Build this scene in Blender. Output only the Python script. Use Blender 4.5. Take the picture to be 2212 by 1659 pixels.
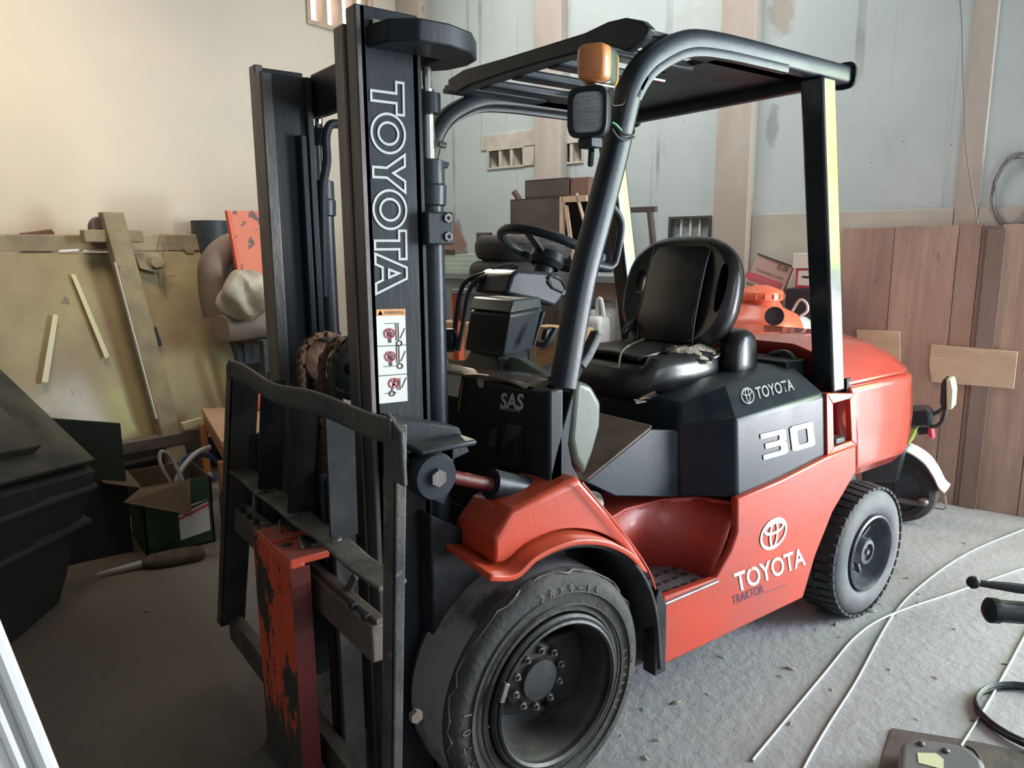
import bpy, bmesh, math, random
from mathutils import Vector, Matrix
random.seed(7)
C = bpy.context.scene
PI = math.pi
for _o in list(bpy.data.objects): bpy.data.objects.remove(_o)

# ---------------------------------------------------------------- camera
# world frame: x along the truck towards its rear, y across it away from the camera, origin on the floor under the front axle
cam = bpy.data.cameras.new('camera'); camo = bpy.data.objects.new('camera', cam); C.collection.objects.link(camo)
camo.matrix_world = Matrix(((0.798250, 0.113750, -0.591487, -1.190598), (-0.602287, 0.139661, -0.785967, -1.988738), (-0.006796, 0.983644, 0.179994, 1.514721), (0, 0, 0, 1)))
cam.lens = 26.0252
cam.sensor_width = 36; cam.clip_start = .02; cam.clip_end = 200
C.camera = camo

# room frame: u along the back wall (to the left), n into the back wall, z up
AZ = math.radians(105.5)
UV = Vector((math.cos(AZ), math.sin(AZ), 0)); NV = Vector((math.sin(AZ), -math.cos(AZ), 0)); B0 = Vector((3.42, -.045, 0))
def W(u, n, z): return B0 + UV*u + NV*n + Vector((0, 0, z))
def Wt(p): return W(*p)
RZ = AZ - PI      # z rotation that takes local -x ... used for room things

# ---------------------------------------------------------------- light
def light(name, kind, loc, target, power, color, size=1, size_y=None, spread=None, angle=None):
    l = bpy.data.lights.new(name, kind); o = bpy.data.objects.new(name, l); C.collection.objects.link(o)
    o.location = loc; o.rotation_euler = (Vector(target)-Vector(loc)).to_track_quat('-Z', 'Y').to_euler()
    l.energy = power; l.color = color
    if kind == 'AREA':
        l.size = size
        if size_y: l.shape = 'RECTANGLE'; l.size_y = size_y
        if spread: l.spread = math.radians(spread)
    if angle: l.angle = angle
    return o
world = bpy.data.worlds.new('world'); C.world = world; world.use_nodes = True
bg = world.node_tree.nodes['Background']; bg.inputs[0].default_value = (.86, .93, 1, 1); bg.inputs[1].default_value = 2.5
light('doorway_daylight', 'AREA', W(-3.55, -.02, 1.65), W(-2.6, -3, 1.0), 470, (.76, .87, 1), 1.6, 3.1)
light('sunlit_foliage_bounce', 'AREA', W(-2.05, -.05, 2.0), W(-1.2, -3, 1.3), 34, (.62, 1, .01), .62, 1.25)
light('back_corner_fill', 'AREA', W(2.0, -1.3, 4.45), W(2.1, -.1, 2.0), 62, (1, .97, .92), 2.6, 1.4, spread=125)  # added fill under the closed ceiling, brightens the back left corner
light('threshold_fill', 'AREA', W(-3.1, -.03, .6), W(-1.6, -1.4, 0), 110, (1, .93, .88), 1.4, 1.0)  # added low lamp that brightens the floor by the doorway
light('right_side_fill', 'AREA', W(-4.9, -3.7, 1.9), W(.5, -2.3, .7), 92, (.84, .92, 1), 2.4, 2.8)  # added fill from the right, the wall there has no opening
light('left_wall_warm_fill', 'AREA', W(2.6, -3.6, 4.4), W(4.3, -3.2, 1.9), 22, (1, .80, .62), 1.2, 1.6, spread=75)  # added warm fill aimed at the left wall
light('sun', 'SUN', (0, 0, 10), Vector((0, 0, 10))+Vector((-0.286, -0.831, -0.477)), 14, (1, .9, .72), angle=.02)
C.view_settings.view_transform = 'Standard'; C.view_settings.look = 'None'; C.view_settings.gamma = 1
C.view_settings.exposure = 0.12; C.view_settings.use_curve_mapping = False

# ---------------------------------------------------------------- materials
def pm(name, col, rough=.5, metal=0, var=None, vs=3, vlo=.4, vhi=.65, stretch=(1,1,1), bump=0, bs=60, coat=0, chips=None, dust=None, alpha=None, trans=0, dust_amt=.5, extra=None, spec=None):
    m = bpy.data.materials.new(name); m.use_nodes = True; nt = m.node_tree; N = nt.nodes; L = nt.links
    b = N['Principled BSDF']; b.inputs['Roughness'].default_value = rough; b.inputs['Metallic'].default_value = metal
    b.inputs['Coat Weight'].default_value = coat; b.inputs['Coat Roughness'].default_value = .12
    if spec is not None: b.inputs['Specular IOR Level'].default_value = spec
    tc = N.new('ShaderNodeTexCoord'); mp = N.new('ShaderNodeMapping'); L.new(tc.outputs['Object'], mp.inputs[0]); mp.inputs['Scale'].default_value = stretch
    def noise(scale, detail=6, rgh=.6, src=mp):
        n = N.new('ShaderNodeTexNoise'); n.inputs['Scale'].default_value = scale; n.inputs['Detail'].default_value = detail
        n.inputs['Roughness'].default_value = rgh; L.new(src.outputs[0], n.inputs['Vector']); return n
    def ramp(src, lo, hi):
        r = N.new('ShaderNodeMapRange'); r.inputs[1].default_value = lo; r.inputs[2].default_value = hi; L.new(src.outputs[0], r.inputs[0]); return r
    def mix(fac, a, c):
        x = N.new('ShaderNodeMix'); x.data_type = 'RGBA'; L.new(fac.outputs[0], x.inputs[0])
        if isinstance(a, tuple): x.inputs[6].default_value = (*a, 1)
        else: L.new(a, x.inputs[6])
        x.inputs[7].default_value = (*c, 1); return x.outputs[2]
    cur = tuple(col)
    b.inputs['Base Color'].default_value = (*col, 1)
    if var: cur = mix(ramp(noise(vs), vlo, vhi), cur, var)
    if dust:
        g = N.new('ShaderNodeNewGeometry'); s = N.new('ShaderNodeSeparateXYZ'); L.new(g.outputs['Normal'], s.inputs[0])
        r = N.new('ShaderNodeMapRange'); r.inputs[1].default_value = .5; r.inputs[2].default_value = 1; r.inputs[4].default_value = dust_amt; L.new(s.outputs[2], r.inputs[0])
        n = noise(9, 8); q = N.new('ShaderNodeMath'); q.operation = 'MULTIPLY'; rr = ramp(n, .3, .6); L.new(r.outputs[0], q.inputs[0]); L.new(rr.outputs[0], q.inputs[1])
        cur = mix(q, cur, dust)
    if chips:
        cc, cs, lo = chips[:3]
        cur = mix(ramp(noise(cs, 10, .65, mp if len(chips) < 4 else tc), lo, lo+.015), cur, cc)
    if extra: cur = extra(nt, cur, mix, ramp, noise, tc)
    if not isinstance(cur, tuple): L.new(cur, b.inputs['Base Color'])
    if bump:
        bp = N.new('ShaderNodeBump'); bp.inputs['Strength'].default_value = bump; bp.inputs['Distance'].default_value = .01
        L.new(noise(bs, 5).outputs[0], bp.inputs['Height']); L.new(bp.outputs[0], b.inputs['Normal'])
        rn = N.new('ShaderNodeMapRange'); rn.inputs[3].default_value = max(.05, rough-.1); rn.inputs[4].default_value = min(1, rough+.12)
        L.new(noise(7, 6).outputs[0], rn.inputs[0]); L.new(rn.outputs[0], b.inputs['Roughness'])
    if alpha is not None: b.inputs['Alpha'].default_value = alpha
    if trans: b.inputs['Transmission Weight'].default_value = trans
    return m
def emit(name, col, s):
    m = pm(name, col); b = m.node_tree.nodes['Principled BSDF']; b.inputs['Emission Color'].default_value = (*col, 1); b.inputs['Emission Strength'].default_value = s; return m

WALL_MARKS = [(tuple(W(*(1.027, 0, 2.947))), .11, (.33, .25, .19), .6), (tuple(W(*(1.052, 0, 2.269))), .05, (.25, .25, .23), .3), (tuple(W(*(4.292, 0, 3.611))), .16, (.24, .21, .17), 1), (tuple(W(*(1.333, 0, 2.193))), .05, (.30, .27, .24), .12)]
def wall_extra(nt, cur, mix, ramp, noise, tc):
    N, L = nt.nodes, nt.links
    def vm(sc, loc=(0,0,0)):
        mp = N.new('ShaderNodeMapping'); mp.inputs['Scale'].default_value = sc; mp.inputs['Location'].default_value = loc; L.new(tc.outputs['Object'], mp.inputs[0]); return mp
    # thin vertical run marks, broken up by a coarser noise
    a = ramp(noise(11, 3, .5, vm((1, 1, .03))), .57, .66); b_ = ramp(noise(1.6, 4, .6, vm((1, 1, .6), (5, 2, 1))), .42, .58)
    q = N.new('ShaderNodeMath'); q.operation = 'MULTIPLY'; L.new(a.outputs[0], q.inputs[0]); L.new(b_.outputs[0], q.inputs[1])
    q2 = N.new('ShaderNodeMath'); q2.operation = 'MULTIPLY'; L.new(q.outputs[0], q2.inputs[0]); q2.inputs[1].default_value = .8
    cur = mix(q2, cur, (.2, .19, .17))
    r = ramp(noise(2.2, 7, .65, vm((1, 1, .7), (9, 1, 3))), .6, .8); r.inputs[4].default_value = .45
    cur = mix(r, cur, (.42, .35, .28))
    s = ramp(noise(30, 2, .5, vm((1, 1, 1))), .765, .785)
    # damp stains and a darker corner patch at fixed places on the wall (brown under the roof, grey mould lower down)
    g = N.new('ShaderNodeNewGeometry')
    for (cx, cy, cz), r_, col_, sx in WALL_MARKS:
        m1 = N.new('ShaderNodeVectorMath'); m1.operation = 'SUBTRACT'; L.new(g.outputs['Position'], m1.inputs[0]); m1.inputs[1].default_value = (cx, cy, cz)
        m2 = N.new('ShaderNodeVectorMath'); m2.operation = 'MULTIPLY'; L.new(m1.outputs[0], m2.inputs[0]); m2.inputs[1].default_value = (1, 1, sx)
        m3 = N.new('ShaderNodeVectorMath'); m3.operation = 'LENGTH'; L.new(m2.outputs[0], m3.inputs[0])
        m4 = N.new('ShaderNodeMath'); m4.operation = 'MULTIPLY_ADD'; L.new(noise(14, 6, .7, tc).outputs[0], m4.inputs[0]); m4.inputs[1].default_value = r_*2.4; L.new(m3.outputs['Value'], m4.inputs[2])
        k_ = ramp(m4, r_*1.9, r_*2.2); k_.inputs[3].default_value = .6; k_.inputs[4].default_value = 0; cur = mix(k_, cur, col_)
    return mix(s, cur, (.12, .1, .08))
M_ = {}
M_['wall'] = pm('painted_plaster', (.53, .60, .605), .85, var=(.47, .54, .55), vs=1.2, bump=.12, bs=35, extra=wall_extra)
M_['wall_left'] = pm('cream_plaster', (.66, .58, .485), .85, var=(.60, .55, .46), vs=1.1, bump=.1, bs=30)
M_['wall_low'] = pm('bare_plaster_band', (.55, .52, .46), .85, var=(.46, .43, .38), vs=2, bump=.1, bs=40)
M_['column'] = pm('stained_concrete_column', (.44, .38, .33), .85, var=(.54, .50, .46), vs=2.5, stretch=(1,1,.35), bump=.15, bs=40, chips=((.3, .22, .17), 2.6, .6))
M_['ceiling'] = pm('ceiling_sheet', (.16, .15, .14), .9)
M_['farwall'] = pm('unpainted_block_wall', (.20, .19, .18), .9, var=(.15,.145,.14), vs=2)
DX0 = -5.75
def floor_extra(nt, cur, mix, ramp, noise, tc):
    r = ramp(noise(1.1, 9, .62, tc), .42, .62); r.inputs[4].default_value = .6
    cur = mix(r, cur, (.26, .24, .225))
    s = ramp(noise(4.5, 9, .72, tc), .55, .70); s.inputs[4].default_value = .6
    cur = mix(s, cur, (.50, .50, .51))
    v = ramp(noise(38, 6, .75, tc), .52, .62); v.inputs[4].default_value = .28
    cur = mix(v, cur, (.20, .185, .17))
    # brown dirt over the left floor, shade of that corner mixed in, uneven border
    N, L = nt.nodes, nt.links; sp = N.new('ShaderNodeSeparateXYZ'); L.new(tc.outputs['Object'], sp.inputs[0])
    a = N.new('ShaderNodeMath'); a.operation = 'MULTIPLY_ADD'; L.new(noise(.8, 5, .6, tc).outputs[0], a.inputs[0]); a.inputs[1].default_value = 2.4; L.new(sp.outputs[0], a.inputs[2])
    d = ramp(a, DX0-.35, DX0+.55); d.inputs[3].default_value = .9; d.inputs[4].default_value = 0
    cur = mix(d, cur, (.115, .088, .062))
    k = ramp(noise(24, 5, .7, tc), .70, .74); k.inputs[4].default_value = .7
    return mix(k, cur, (.10, .09, .085))
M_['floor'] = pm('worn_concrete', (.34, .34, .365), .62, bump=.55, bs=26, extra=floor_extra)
M_['ground'] = pm('outside_ground', (.5, .46, .4), .9)
M_['black'] = pm('black_enamel', (.014, .020, .028), .36, var=(.026, .033, .040), vs=6, bump=.06, bs=80, dust=(.15, .145, .13), dust_amt=.6, spec=.32)
M_['guardpaint'] = pm('glossy_guard_enamel', (.012, .018, .022), .17, var=(.022, .028, .03), vs=5, bump=.03, bs=60, coat=.35)
M_['mast'] = pm('greasy_mast_steel', (.013, .018, .024), .42, spec=.3, var=(.032, .033, .036), vs=5, stretch=(1,1,.15), bump=.1, bs=70, dust=(.12, .11, .1))
M_['steel'] = pm('bare_worn_steel', (.17, .15, .145), .45, metal=.6, var=(.10, .09, .09), vs=9, stretch=(1,1,.3), bump=.15, bs=60)
M_['bar'] = pm('scuffed_grey_steel', (.055, .062, .07), .5, metal=.3, var=(.12, .105, .095), vs=7, bump=.3, bs=45, dust=(.26, .23, .19), dust_amt=.9, chips=((.17,.14,.12), 12, .63))
M_['carriage'] = pm('dusty_brown_steel', (.16, .12, .10), .6, metal=.2, var=(.09, .075, .068), vs=8, bump=.25, bs=50, dust=(.24,.2,.17))
M_['plastic'] = pm('black_plastic', (.014, .019, .025), .42, spec=.3, var=(.024, .028, .032), vs=8, bump=.08, bs=160, dust=(.13, .12, .105), dust_amt=.6)
M_['hood'] = pm('blue_black_hood_plastic', (.011, .020, .031), .34, var=(.018, .028, .038), vs=4, bump=.05, bs=90, dust=(.14, .14, .13), dust_amt=.3, spec=.35)
M_['vinyl'] = pm('black_seat_vinyl', (.010, .011, .014), .33, var=(.02, .02, .022), vs=10, bump=.12, bs=14, coat=.15, dust=(.08,.075,.06), dust_amt=.5)
M_['guard'] = pm('grey_green_kick_panel', (.10, .125, .10), .38, var=(.07, .09, .075), vs=4, bump=.04, coat=.2)
M_['red'] = pm('orange_red_enamel', (.52, .055, .022), .34, var=(.46, .055, .026), vs=2.5, bump=.08, bs=40, coat=.35, dust=(.38, .10, .05), dust_amt=.5, chips=((.42, .33, .22), 6, .70))
M_['redside'] = pm('faded_side_enamel', (.46, .047, .022), .38, spec=.35, var=(.33, .062, .048), vs=2.2, stretch=(1,1,1.6), vlo=.42, vhi=.7, bump=.08, bs=40, coat=.1, chips=((.45, .36, .28), 9, .72))
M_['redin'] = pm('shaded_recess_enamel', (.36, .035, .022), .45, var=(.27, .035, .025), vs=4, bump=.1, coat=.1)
M_['cw'] = pm('counterweight_enamel', (.55, .055, .03), .2, var=(.50, .06, .04), vs=3, bump=.02, bs=20, coat=1)
def fork_extra(nt, cur, mix, ramp, noise, tc):
    N, L = nt.nodes, nt.links; sp = N.new('ShaderNodeSeparateXYZ'); L.new(tc.outputs['Object'], sp.inputs[0])
    a = N.new('ShaderNodeMath'); a.operation = 'MULTIPLY_ADD'; L.new(noise(9, 6, .65, tc).outputs[0], a.inputs[0]); a.inputs[1].default_value = .55; L.new(sp.outputs[2], a.inputs[2])
    d = ramp(a, .56, .60); d.inputs[3].default_value = 1; d.inputs[4].default_value = 0
    return mix(d, cur, (.04, .038, .035))
M_['forkpaint'] = pm('peeling_orange_fork_paint', (.62, .075, .03), .5, chips=((.035, .032, .03), 8, .535), stretch=(1,1,.5), bump=.3, bs=40, dust=(.2,.16,.13), extra=fork_extra)
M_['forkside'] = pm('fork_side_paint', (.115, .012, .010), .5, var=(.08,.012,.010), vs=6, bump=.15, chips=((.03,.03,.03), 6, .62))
M_['tyre'] = pm('worn_dusty_rubber', (.030, .030, .030), .75, var=(.075, .068, .06), vs=5, vlo=.48, vhi=.72, bump=.6, bs=30, dust=(.2, .17, .14), dust_amt=.5)
M_['tread'] = pm('dusty_lit_tread', (.26, .25, .26), .75, var=(.05, .05, .048), vs=3.5, vlo=.46, vhi=.56, bump=.3, bs=24)  # dusty rubber, lightened further for the light falling on the tread
M_['tyreR'] = pm('rear_rubber', (.075, .08, .088), .7, var=(.13, .135, .14), vs=5, bump=.2, bs=40)
M_['tyretext'] = pm('scuffed_raised_rubber', (.10, .097, .092), .6)
M_['tyre2'] = pm('dark_rear_tread', (.022, .025, .03), .7, var=(.045,.045,.048), vs=9)
M_['stepsteel'] = pm('scuffed_step_steel', (.20, .19, .20), .45, metal=.4, var=(.12,.11,.11), vs=14, bump=.1)
M_['rim'] = pm('black_rim', (.018, .020, .022), .45, metal=.2, var=(.05, .05, .048), vs=8, bump=.15, bs=50, dust=(.16,.14,.12))
M_['rimR'] = pm('grey_blue_rim', (.06, .07, .09), .4, metal=.3, var=(.14, .14, .15), vs=7, bump=.1)
M_['liner'] = pm('wheel_arch_liner', (.010, .013, .016), .6, spec=.25, var=(.03, .03, .032), vs=9)
M_['chrome'] = pm('chrome', (.7, .7, .7), .15, metal=1)
M_['rust'] = pm('rusty_steel', (.30, .17, .11), .5, metal=.5, var=(.17, .09, .06), vs=30, bump=.3, bs=80)
M_['darkchain'] = pm('oily_chain_steel', (.035, .04, .045), .4, metal=.5, var=(.12,.1,.09), vs=40)
M_['decal'] = pm('silver_decal', (.50, .54, .52), .5, chips=((.05,.055,.06), 20, .70))
M_['decalw'] = pm('worn_white_decal', (.52, .52, .49), .5, chips=((.40, .10, .07), 16, .62))
M_['white'] = pm('label_white', (.68, .68, .63), .6)
M_['labelorange'] = pm('label_orange', (.68, .33, .12), .6)
M_['ink'] = pm('print_black', (.02, .02, .025), .6)
M_['inkblue'] = pm('print_dark_blue', (.05, .035, .09), .6, chips=((.40,.06,.04), 40, .66))
M_['printred'] = pm('print_red', (.6, .05, .09), .6)
M_['printpink'] = pm('print_pink', (.68, .13, .16), .6)
M_['printgreen'] = pm('print_green', (.08, .5, .12), .6)
M_['printcyan'] = pm('print_cyan', (.25, .75, .85), .6)
M_['amber'] = pm('amber_lens', (.75, .28, .09), .3, var=(.6, .24, .1), vs=8, coat=.4)
M_['amberlit'] = pm('amber_rim', (.8, .42, .06), .3, coat=.5)
M_['lens'] = pm('ribbed_lamp_glass', (.52, .55, .58), .25, metal=.1, var=(.36,.38,.42), vs=6, stretch=(1,1,5), bump=.5, bs=60)
M_['foam'] = pm('torn_seat_foam', (.50, .43, .33), .95, var=(.25, .19, .13), vs=24, bump=1, bs=60)
M_['mirrorpaint'] = pm('pale_reflective_strip', (.55, .6, .42), .35, coat=.3)
M_['dustwood'] = pm('dusty_board', (.25, .19, .15), .8, var=(.15, .115, .09), vs=7, bump=.2, bs=30)

# ---------------------------------------------------------------- geometry helpers
class MB:
    def __init__(s, f=None): s.v = []; s.f = []; s.fr = f
    def add(s, vs, fs):
        o = len(s.v); s.v += [Vector(p) for p in vs]; s.f += [tuple(i+o for i in f) for f in fs]; return s
    def box(s, x0, x1, y0, y1, z0, z1):
        return s.add([(x,y,z) for z in (z0,z1) for y in (y0,y1) for x in (x0,x1)], [(0,2,3,1),(4,5,7,6),(0,1,5,4),(2,6,7,3),(0,4,6,2),(1,3,7,5)])
    def prism(s, pts, vec):
        n = len(pts); vec = Vector(vec); p = [Vector(a) for a in pts]
        return s.add(p+[a+vec for a in p], [tuple(range(n))[::-1], tuple(range(n, 2*n))]+[(i, (i+1)%n, (i+1)%n+n, i+n) for i in range(n)])
    def loft(s, rings, cap=True, close=True):
        n = len(rings[0]); vs = [p for r in rings for p in r]; fs = []
        for k in range(len(rings)-1):
            for i in range(n if close else n-1):
                j = (i+1)%n; fs.append((k*n+i, k*n+j, (k+1)*n+j, (k+1)*n+i))
        if cap and close: fs += [tuple(range(n))[::-1], tuple(range((len(rings)-1)*n, len(rings)*n))]
        return s.add(vs, fs)
    def tube(s, path, r, n=10, closed=False, cap=True, flat=None):
        P = [Vector(p) for p in path]; k = len(P); rings = []; up = None
        for i in range(k):
            a = P[i-1] if (i > 0 or closed) else P[i]; b = P[(i+1)%k] if (i < k-1 or closed) else P[i]
            t = (b-a).normalized()
            if up is None:
                up = Vector((0,0,1)) if abs(t.z) < .9 else Vector((0,1,0))
            up = (up - t*up.dot(t)).normalized(); sd = t.cross(up)
            rr = r[i] if isinstance(r, (list, tuple)) else r
            rings.append([P[i]+(up*math.cos(2*PI*j/n)*rr+sd*math.sin(2*PI*j/n)*rr) for j in range(n)])
        if closed: rings.append(rings[0])
        return s.loft(rings, cap=cap and not closed)
    def bar(s, path, w, h, side=(0,1,0), c=.25):
        # rounded rectangular section w (along side) x h (in the path plane)
        P = [Vector(p) for p in path]; S = Vector(side).normalized(); rings = []
        sec = []
        for sx, sy in ((1,1),(-1,1),(-1,-1),(1,-1)):
            q = [(1,1-c*2*w/ h if False else 1-c),(1-c*.3,1-c*.3),(1-c,1)]
            if sx*sy < 0: q = q[::-1]
            sec += [(sx*a, sy*b_) for a, b_ in q]
        for i in range(len(P)):
            t = (P[min(i+1, len(P)-1)]-P[max(i-1, 0)]).normalized(); nn = t.cross(S).normalized(); s2 = nn.cross(t)
            rings.append([P[i]+s2*(a*w/2)+nn*(b_*h/2) for a, b_ in sec])
        return s.loft(rings)
    def lathe(s, prof, cen, axis, n=32, cap=True, arc=None):
        A = Vector(axis).normalized(); u = Vector((0,0,1)) if abs(A.z) < .9 else Vector((1,0,0)); u = (u-A*u.dot(A)).normalized(); w = A.cross(u); c = Vector(cen)
        rings = []
        for r, h in prof: rings.append([c+A*h+(u*math.cos(2*PI*j/n)+w*math.sin(2*PI*j/n))*r for j in range(n)])
        return s.loft(rings, cap=cap)
    def cyl(s, a, b, r, n=16, r2=None): 
        a, b = Vector(a), Vector(b); return s.lathe([(r, 0), (r if r2 is None else r2, (b-a).length)], a, b-a, n)
    def ball(s, c, r, n=12, sc=(1,1,1)):
        c = Vector(c); rings = []
        for k in range(1, n//2+1):
            th = PI*k/(n//2+1)
            rings.append([c+Vector((r*sc[0]*math.sin(th)*math.cos(2*PI*j/n), r*sc[1]*math.sin(th)*math.sin(2*PI*j/n), r*sc[2]*math.cos(th))) for j in range(n)])
        return s.loft(rings)
    def grid(s, pts, thick=None):
        n = len(pts[0]); fs = []
        for a in range(len(pts)-1):
            for i in range(n-1): fs.append((a*n+i, a*n+i+1, (a+1)*n+i+1, (a+1)*n+i))
        return s.add([p for r in pts for p in r], fs)
    def build(s, name, mat, parent=None, bevel=0, seg=2, ang=35, solid=0, sub=0, sharp=True, recalc=True):
        vs = [Vector(s.fr(*p)) if s.fr else p for p in s.v]
        if parent is None:
            xs = [min(v[i] for v in vs) for i in range(3)]; xe = [max(v[i] for v in vs) for i in range(3)]
            o0 = Vector(((xs[0]+xe[0])/2, (xs[1]+xe[1])/2, xs[2]))
        else: o0 = origin(parent)
        me = bpy.data.meshes.new(name); me.from_pydata([v-o0 for v in vs], [], s.f); me.update()
        if recalc:
            b = bmesh.new(); b.from_mesh(me); bmesh.ops.recalc_face_normals(b, faces=b.faces); b.to_mesh(me); b.free()
        me.materials.append(M_[mat] if isinstance(mat, str) else mat)
        me.shade_smooth()
        if sharp: me.set_sharp_from_angle(angle=math.radians(ang))
        o = bpy.data.objects.new(name, me); C.collection.objects.link(o)
        if parent is None: o.location = o0
        else: o.parent = parent
        if solid: md = o.modifiers.new('s', 'SOLIDIFY'); md.thickness = solid; md.offset = 0
        if sub: md = o.modifiers.new('u', 'SUBSURF'); md.levels = md.render_levels = sub
        if bevel:
            md = o.modifiers.new('b', 'BEVEL'); md.width = bevel; md.segments = seg; md.limit_method = 'ANGLE'; md.angle_limit = math.radians(32); md.harden_normals = False
        return o
def origin(o):
    p = Vector((0,0,0))
    while o is not None: p += o.location; o = o.parent
    return p
def tag(o, label, cat, group=None, kind=None):
    if label: o['label'] = label
    if cat: o['category'] = cat
    if group: o['group'] = group
    if kind: o['kind'] = kind
    return o
def thing(name, loc, label, cat, group=None):
    o = bpy.data.objects.new(name, None); C.collection.objects.link(o); o.location = loc; o.empty_display_size = .1
    return tag(o, label, cat, group)
def struct(o): o['kind'] = 'structure'; return o
def copy_tree(o, parent=None):
    c = o.copy(); C.collection.objects.link(c); c.parent = parent
    for ch in [x for x in bpy.data.objects if x.parent == o]: copy_tree(ch, c)
    return c
def aff(bl, br, tl):
    bl, br, tl = Vector(bl), Vector(br), Vector(tl); U, V = br-bl, tl-bl; nn = U.cross(V).normalized()
    return lambda u, v, h=0: bl+U*u+V*v+nn*h
def plate2d(mb, polys, f, h0=0, h1=.0015):
    for p in polys: mb.prism([f(a, b, h0) for a, b in p], f(0,0,h1)-f(0,0,h0))
    return mb
def stroke(mb, pts, f, w, asp, closed=True, h=.0015):
    # flat line strip drawn in the unit square of f; asp = metric width/height of the square
    P = [Vector((p[0]*asp[0], p[1]*asp[1])) for p in pts]; n = len(P); L, R = [], []
    for i in range(n):
        a = P[(i-1)%n] if (closed or i > 0) else P[i]; b = P[(i+1)%n] if (closed or i < n-1) else P[i]
        d1 = (P[i]-a); d2 = (b-P[i])
        d1 = d1.normalized() if d1.length > 1e-9 else d2.normalized(); d2 = d2.normalized() if d2.length > 1e-9 else d1
        n1 = Vector((-d1.y, d1.x)); n2 = Vector((-d2.y, d2.x)); m = (n1+n2)
        m = m.normalized() if m.length > 1e-6 else n1; k = w/2/max(.35, m.dot(n1))
        L.append(P[i]+m*k); R.append(P[i]-m*k)
    m_ = n if closed else n-1
    for i in range(m_):
        j = (i+1)%n
        mb.prism([f(q.x/asp[0], q.y/asp[1], 0) for q in (L[i], L[j], R[j], R[i])], f(0,0,h)-f(0,0,0))
    return mb
def text(s, bl, br, tl, mat, parent, name='lettering', h=.0012, shear=0, bold=0):
    cu = bpy.data.curves.new('t', 'FONT'); cu.body = s; cu.size = 1; cu.shear = shear; cu.offset = bold; cu.resolution_u = 3
    to = bpy.data.objects.new('t', cu); C.collection.objects.link(to)
    dg = bpy.context.evaluated_depsgraph_get(); me = bpy.data.meshes.new_from_object(to.evaluated_get(dg))
    bpy.data.objects.remove(to); bpy.data.curves.remove(cu)
    xs = [v.co.x for v in me.vertices]; ys = [v.co.y for v in me.vertices]; f = aff(bl, br, tl)
    x0, x1, y0, y1 = min(xs), max(xs), min(ys), max(ys); o0 = origin(parent)
    for v in me.vertices: v.co = f((v.co.x-x0)/(x1-x0), (v.co.y-y0)/(y1-y0), h)-o0
    me.materials.clear(); me.materials.append(M_[mat]); me.name = name
    o = bpy.data.objects.new(name, me); C.collection.objects.link(o); o.parent = parent
    return o
def arc(c, r, a0, a1, n, ry=None): return [(c[0]+r*math.cos(a0+(a1-a0)*i/n), c[1]+(ry or r)*math.sin(a0+(a1-a0)*i/n)) for i in range(n+1)]
def smooth_path(pts, k=4):
    P = [Vector(p) for p in pts]; out = []
    for i in range(len(P)-1):
        a = P[max(i-1,0)]; b = P[i]; c = P[i+1]; d = P[min(i+2, len(P)-1)]
        for j in range(k):
            t = j/k; out.append(.5*((2*b)+(c-a)*t+(2*a-5*b+4*c-d)*t*t+(-a+3*b-3*c+d)*t**3))
    return out+[P[-1]]
def emblem(bl, br, tl, mat, parent):
    f = aff(bl, br, tl); asp = ((Vector(br)-Vector(bl)).length, (Vector(tl)-Vector(bl)).length); m = MB(); w = .075*asp[0]
    stroke(m, arc((.5,.5), .46, 0, 2*PI, 40, .46)[:-1], f, w, asp)
    stroke(m, arc((.5,.5), .13, 0, 2*PI, 28, .44)[:-1], f, w*.9, asp, h=.0019)
    stroke(m, arc((.5,.69), .34, 0, 2*PI, 32, .17)[:-1], f, w*.9, asp, h=.0023)
    return m.build('emblem', mat, parent)

# ================================================================ ROOM
H = 4.6; UL = 4.3; UR = -5.0; NF = -6.3
def room_box(mb, u0, u1, n0, n1, z0, z1): return mb.box(u0, u1, n0, n1, z0, z1)
def wall_with_holes(name, mat, holes, a0, a1, z1, mk, z0=0):
    # slabs around rectangular openings (a0,a1,z0,z1)
    m = MB(W); us = sorted({a0, a1, *[h[0] for h in holes], *[h[1] for h in holes]}); zs = sorted({z0, z1, *[h[2] for h in holes], *[h[3] for h in holes]})
    for i in range(len(us)-1):
        run = None
        for j in range(len(zs)-1):
            cu, cz = (us[i]+us[i+1])/2, (zs[j]+zs[j+1])/2
            solid = not any(h[0] < cu < h[1] and h[2] < cz < h[3] for h in holes)
            if solid:
                if run is None: run = zs[j]
                end = zs[j+1]
            if (not solid or j == len(zs)-2) and run is not None:
                mk(m, us[i], us[i+1], run, end if solid or run is not None else zs[j]); run = None
                if not solid: pass
    return struct(m.build(name, mat, sharp=True))
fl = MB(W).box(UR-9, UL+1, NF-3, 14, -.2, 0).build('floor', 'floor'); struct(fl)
DOOR = (-4.3, -1.25, 0, 3.25)
ventA = (2.36, 2.66, 2.155, 2.295); 
VA = [(3.394, 0, 2.18)[0], (3.044, 0, 2.156)[0], (3.233, 0, 2.176)[2], (3.232, 0, 2.307)[2]]
VB = [(2.677, 0, 2.165)[0], (2.487, -0.001, 2.151)[0], (2.579, 0, 2.165)[2], (2.58, 0, 2.301)[2]]
holeA = (VA[1], VA[0], VA[2], VA[3]); holeB = (VB[1], VB[0], VB[2], VB[3])
G = [(1.73, 0, 1.562), (1.452, 0, 1.709)]; holeG = (G[1][0], G[0][0], G[0][2]-.12, G[1][2])
wall_with_holes('wall_back', 'wall', [DOOR, holeA, holeB, holeG], UR, UL, H, lambda m, a, b, c, d: m.box(a, b, 0, .16, c, d))
LV = [(4.3, -1.053, 3.398), (4.3, -0.563, 3.268), (4.3, -0.917, 3.255)]
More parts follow.
